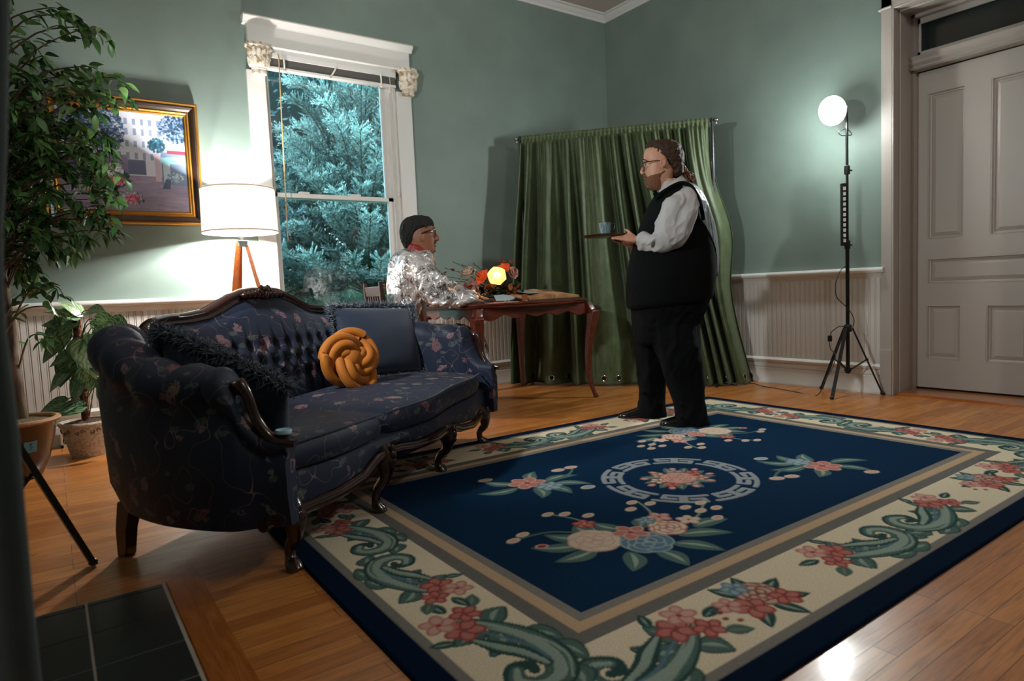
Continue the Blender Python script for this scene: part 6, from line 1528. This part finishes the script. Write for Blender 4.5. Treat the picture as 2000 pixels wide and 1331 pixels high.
def shoe(heel, toe, dyv, name='shoe'):
    b = MB(); A, T_ = F.w(heel[0], heel[1], dyv), F.w(toe[0], toe[1], dyv); A.z = T_.z = 0; d = (T_ - A); L_ = d.length; d.normalize(); s_ = d.cross(Vector((0, 0, 1))); R = []
    for t, w, h in ((0, .020, .055), (.04, .032, .075), (.15, .038, .085), (.32, .037, .092), (.48, .042, .075), (.65, .048, .055), (.82, .045, .043), (.94, .032, .034), (1, .010, .022)):
        c = A + d * L_ * t; R.append([c + s_ * w * x + Vector((0, 0, z * h)) for x, z in ((-1, .12), (-1, .45), (-.8, .78), (-.35, 1), (.35, 1), (.8, .78), (1, .45), (1, .12), (.9, .10), (-.9, .10))])
    b.rings(R); o = b.build(name, M_shoe, wt, mods=[SUB(1)])
    b = MB(); R = []
    for t, w in ((0, .022), (.05, .036), (.3, .039), (.31, .037), (.5, .042), (.66, .051), (.84, .048), (.95, .035), (1.01, .012)):
        c = A + d * L_ * t; z0 = 0 if t < .305 or t > .5 else .006; R.append([c - s_ * w + Vector((0, 0, z0)), c + s_ * w + Vector((0, 0, z0)), c + s_ * w + Vector((0, 0, .012)), c - s_ * w + Vector((0, 0, .012))])
    b.rings(R); b.build('sole', M_blackp, o, smooth=False)
shoe((1380, 834), (1290, 834), .13); shoe((1297, 818), (1208, 815), -.16)

# tray and cup
tp = F.w(1182, 462.5, .02) + WO
ty = empty('serving_tray', tp, label='round dark brown serving tray held out flat by the standing person', cat='tray')
b = MB(); b.lathe([(0, -.004), (.10, -.004), (.138, .0), (.146, .008), (.143, .010), (.134, .004), (0, .002)], 48); b.build('tray_body', mat('dark_brown_lacquer', '#2a120c', .3, coat=.4), ty)
ty.rotation_euler = (.0, math.radians(0), 0)
cp = F.w(1182.5, 457, .02) + WO; cp.z = tp.z + .0025
ce = empty('stoneware_cup', cp, label='pale blue grey speckled cup standing on the serving tray', cat='cup')
M_cup = mat('blue_grey_stoneware', '#7d949a', .5); _t = NT(M_cup); _f = _t.noise(_t.mapping(_t.obj(), scale=(1, 1, .2)), 90, 4); _t.base(_t.ramp(_f, [(.35, srgb('#4a5a66')), (.5, srgb('#7f979c')), (.7, srgb('#a8b6b8'))]))
b = MB(); b.lathe([(0, 0), (.027, 0), (.028, .004), (.040, .082), (.0375, .082), (.026, .006), (0, .006)], 32); b.build('cup_body', M_cup, ce)
b = MB(); q = Matrix.Rotation(YAW, 3, 'Z'); b.tube(cat([q @ Vector((.037, 0, .074)), q @ Vector((.056, .0, .072)), q @ Vector((.058, .0, .052)), q @ Vector((.050, 0, .036)), q @ Vector((.032, 0, .028))], 5), .004, 8); b.build('cup_handle', mat('dark_glaze', '#2b2421', .4), ce)

# ------------------------------------------------------------------ seated person
SO = Vector((2.19, 4.31, 0))
st = empty('person', SO, label='person in silvery printed satin robe and red neck scarf seated at the table', cat='person'); G = Fig(st, 1)
FX = Vector((cos(-.1), sin(-.1), 0))       # direction the lap points
def gl(x, y, z): return Vector((CX, CY, 0)) + FX * x + Vector((-FX.y, FX.x, 0)) * y + Vector((0, 0, z)) - SO
b = MB()
G.rows(b, [(424, 806, 826, .03), (428, 797, 836, .05), (434, 791, 843, .064), (442, 788, 846.5, .070), (450, 787, 848, .071), (457, 788, 848, .070), (464, 790, 849, .068), (471, 794, 849.5, .065), (478, 798, 850, .060), (484, 803, 850, .055), (490, 812, 850.5, .047), (494, 824, 849, .036), (496, 832, 845, .022)], e=2.15)
G.rows(b, [(474, 796, 829, .056), (490, 795, 831, .058), (503, 790, 834, .09), (520, 776, 842, .16), (560, 772, 838, .17), (600, 775, 832, .16), (640, 776, 834, .17)])
b.tube(cat([G.w(848, 449), G.w(851, 457), G.w(855.5, 466), G.w(850.5, 470)], 4), [interp(i, [0, 5, 9, 12], [.007, .010, .014, .010]) for i in range(13)], 10)
for y in (-1, 1):
    b.ball(G.w(851.5, 468, y * .012), (.010, .008, .008), 8, 6); b.ball(G.w(824.5, 464, y * .068), (.016, .010, .030), 12, 8); b.tube([G.w(848, 446, y * .008), G.w(849, 444, y * .03), G.w(844, 446, y * .055)], [.005, .006, .004], 8)
    # legs: thigh, shin, foot
    b.tube([gl(.12, y * .10, .53), gl(.62, y * .10, .53), gl(.68, y * .10, .48), gl(.69, y * .10, .25), gl(.70, y * .10, .08)], [.085, .07, .06, .05, .038], 12); b.tube([gl(.68, y * .10, .045), gl(.82, y * .10, .03)], [.04, .03], 10)
G.limb(b, [(806, 516, .15, .055), (834, 552, .20, .05), (858, 580, .20, .045), (888, 583, .15, .036), (916, 585, .11, .028), (930, 586, .09, .025)]); G.limb(b, [(806, 516, -.15, .055), (842, 552, -.20, .05), (866, 575, -.20, .045), (896, 578, -.14, .036), (922, 580, -.08, .028), (936, 581, -.05, .025)])
hand(b, G.w(922, 586, .09), G.w(938, 588, .08), FV, (0, 0, 1), (.5, .5, .55, .6), thumb=-1, r=.0082); hand(b, G.w(926, 581, -.05), G.w(942, 582, -.03), FV, (0, 0, 1), (.3, .35, .4, .4), thumb=1, r=.0082)
b.build('body', M_skinA, st, smooth='all', mods=[REM(.0048), SMO(3, .5)])
for y in (-1, 1):
    e_ = MB(); e_.ball(G.w(843.4, 452.5, y * .030), .0120, 12, 8); eo = e_.build('eye', M_eye, st); e_ = MB(); e_.ball(G.w(846.0, 452.8, y * .030), (.0045, .0055, .0055), 10, 6); e_.build('iris', M_iris, eo)
b = MB(); b.ball(G.w(851.3, 475.5), (.008, .020, .0042), 12, 6, Matrix.Rotation(YAW, 3, 'Z')); b.ball(G.w(850.8, 481.5), (.008, .018, .0050), 12, 6, Matrix.Rotation(YAW, 3, 'Z')); b.build('lips', M_lip, st)
b = MB(); b.tube([G.w(848.5, 475, .022), G.w(852, 472.5, .010), G.w(852, 472.5, -.010), G.w(848.5, 475, -.022)], .003, 6); b.build('moustache', M_hairk, st)
b = MB(); b.ball(G.w(847, 490.5), (.014, .020, .012), 12, 8, Matrix.Rotation(YAW, 3, 'Z')); b.build('goatee', M_hairk, st, mods=[REM(.003)])
b = MB(); G.rows(b, [(421.5, 806, 824, .03), (425, 794, 838, .058), (431, 786.5, 844, .074), (438, 783, 847.5, .080), (443, 782, 847, .081), (450, 781, 832, .080), (457, 781, 822, .078), (465, 782, 817, .074), (473, 784.5, 813, .066), (480, 788, 808, .05), (485, 791, 802, .034)], e=2.15)
rh = random.Random(12)
for k in range(46):
    a = rh.uniform(-1, 1); f = rh.random(); P = [G.w(814, 422 + abs(a) * 6, a * .03), G.w(lerp(790, 834, f), 430 + abs(a) * 8, a * .066), G.w(lerp(783, 846.5, f), 441 + rh.uniform(-2, 3), a * .078), G.w(lerp(785, 846, f) if f > .5 else lerp(786, 812, f), (445 if f > .5 else 474 - 10 * f) + rh.uniform(-3, 3), a * .074)]; b.tube(cat(P, 4), rh.uniform(.003, .006), 5)
o = b.build('hair', M_hairk, st, smooth='all', mods=[REM(.0035), SMO(1, .4)]); folds(o, .007, (50, 50, 20), (.4, .3, 1), 3)
gs_ = MB()
for y in (-1, 1):
    gs_.tube([G.w(850.2, 454 - 5.8 * max(-1, min(1, 1.25 * sin(a))), y * (.032 + .024 * max(-1, min(1, 1.25 * cos(a))))) for a in [2 * pi * k / 24 for k in range(24)]], .0028, 6, loop=True)
    gs_.tube([G.w(850.2, 449.5, y * .056), G.w(846, 449, y * .072), G.w(830, 453, y * .078), G.w(822, 456, y * .076)], .0036, 6)
gs_.tube([G.w(850.6, 451, -.008), G.w(851.4, 450, 0), G.w(850.6, 451, .008)], .0026, 6); go_ = gs_.build('glasses', M_frame, st)
for y in (-1, 1):
    l_ = MB(); l_.rings([[G.w(850.2 + o_, 454 - 5.4 * sin(a), y * (.032 + .0225 * cos(a))) for a in [2 * pi * k / 24 for k in range(24)]] for o_ in (-.15, .15)]); l_.build('lens', M_lens, go_)
# red scarf
b = MB(); R = []
for (py, l_, r_, hw, tl_) in ((479, 800, 832, .064, .0), (484, 797, 836, .072, .05), (490, 796, 839, .078, .1), (495, 795, 841, .082, .1), (500, 797, 842, .080, .1), (505, 801, 841, .072, .1)): R.append(G.ring(py, l_, r_, hw, tilt=-.35, jit=.10, n=40))
b.rings(R); b.tube(cat([G.w(838, 498, .01), G.w(842, 505, .02), G.w(842, 514, .02)], 4), [.016, .02, .018, .016, .012, .01, .01, .008, .006], 8); M_red = mat('red_silk_scarf', '#7a1410', .4, bump=(60, .8, .01)); b.build('neck_scarf', M_red, st, smooth='all', mods=[REM(.004), SMO(1, .4)])
# satin robe
M_robe = mat('silver_printed_satin', '#d2cecb', .33, metal=.4); _t = NT(M_robe); _o = _t.obj()
_wp = _t.n('ShaderNodeVectorMath', operation='ADD'); _t.l(_o, _wp.inputs[0]); _s = _t.n('ShaderNodeVectorMath', operation='SCALE'); _t.l(_t.noise(_o, 9, 2, out='Color'), _s.inputs[0]); _s.inputs['Scale'].default_value = .12; _t.l(_s.outputs[0], _wp.inputs[1])
_vo = _t.n('ShaderNodeTexVoronoi'); _vo.inputs['Scale'].default_value = 10; _t.l(_wp.outputs[0], _vo.inputs['Vector'])
_in = _t.math('LESS_THAN', _t.math('ADD', _vo.outputs['Distance'], _t.math('MULTIPLY', _t.noise(_o, 30, 3), .3)), .62)
_ink = _t.math('LESS_THAN', _t.math('ABSOLUTE', _t.math('SUBTRACT', _t.noise(_wp.outputs[0], 44, 3, .6), .5)), .05)
_k = _t.math('MULTIPLY', _in, _t.math('ADD', _t.math('MULTIPLY', _ink, .78), .12)); _t.base(_t.mix(_k, srgb('#cbc6c4'), srgb('#22201f')))
_t.bump(_t.noise(_t.mapping(_o, scale=(1, 1, .7)), 7.0, 3, .55, 1.2), 1.0, .06)
b = MB()
G.rows(b, [(484, 788, 818, .07), (489, 779, 830, .115), (496, 771, 843, .155), (506, 765, 850, .18), (520, 761, 854, .195), (540, 758, 856, .205), (560, 757.5, 852, .205), (582, 759, 844, .20), (600, 761, 838, .195), (614, 765, 833, .19), (626, 768, 832, .195), (640, 768, 836, .21), (655, 768, 838, .21)], jit=.05)
G.limb(b, [(796, 508, .10, .07), (812, 524, .165, .10), (836, 551, .20, .108), (858, 574, .20, .100), (884, 582, .155, .074), (908, 584, .12, .055), (924, 585, .10, .043), (934, 585, .09, .032)], seg=20)
G.limb(b, [(800, 508, -.10, .07), (820, 524, -.165, .095), (846, 549, -.20, .095), (870, 568, -.18, .085), (894, 575, -.13, .062), (922, 579, -.08, .04), (934, 580, -.06, .032)], seg=20)
b.tube([gl(.05, .0, .52), gl(.30, 0, .545), gl(.62, 0, .54), gl(.71, 0, .49)], [.19, .185, .16, .12], 20, flat=.62, up=(0, 0, 1))
b.rings([[gl(x + w * cos(a), h * sin(a), z) for a in [2 * pi * k / 24 for k in range(24)]] for z, x, w, h in ((.56, .66, .08, .20), (.45, .69, .11, .21), (.30, .69, .12, .22), (.15, .70, .135, .24), (.05, .70, .15, .25))])
rr_ = random.Random(9)
for k in range(26):
    if k < 14: x, y, dd = 800 + rr_.uniform(-30, 34), 560 + rr_.uniform(-30, 62), .195
    else: x, y, dd = 850 + rr_.uniform(-26, 36), 575 + rr_.uniform(-24, 20), .285
    sl = rr_.uniform(-1, 1); P = cat([G.w(x - 10, y - 12 * sl, dd), G.w(x, y, dd + .012), G.w(x + 10, y + 12 * sl, dd)], 4); b.tube(P, [.004, .008, .012, .014, .014, .013, .011, .008, .004], 6)
o = b.build('robe', M_robe, st, smooth='all', mods=[REM(.006), SMO(5, .5)]); folds(o, .026, (6.5, 5, 3), (.6, .3, .8), 7)
# ================================================================== placeholder lamp
bpy.context.view_layer.update()
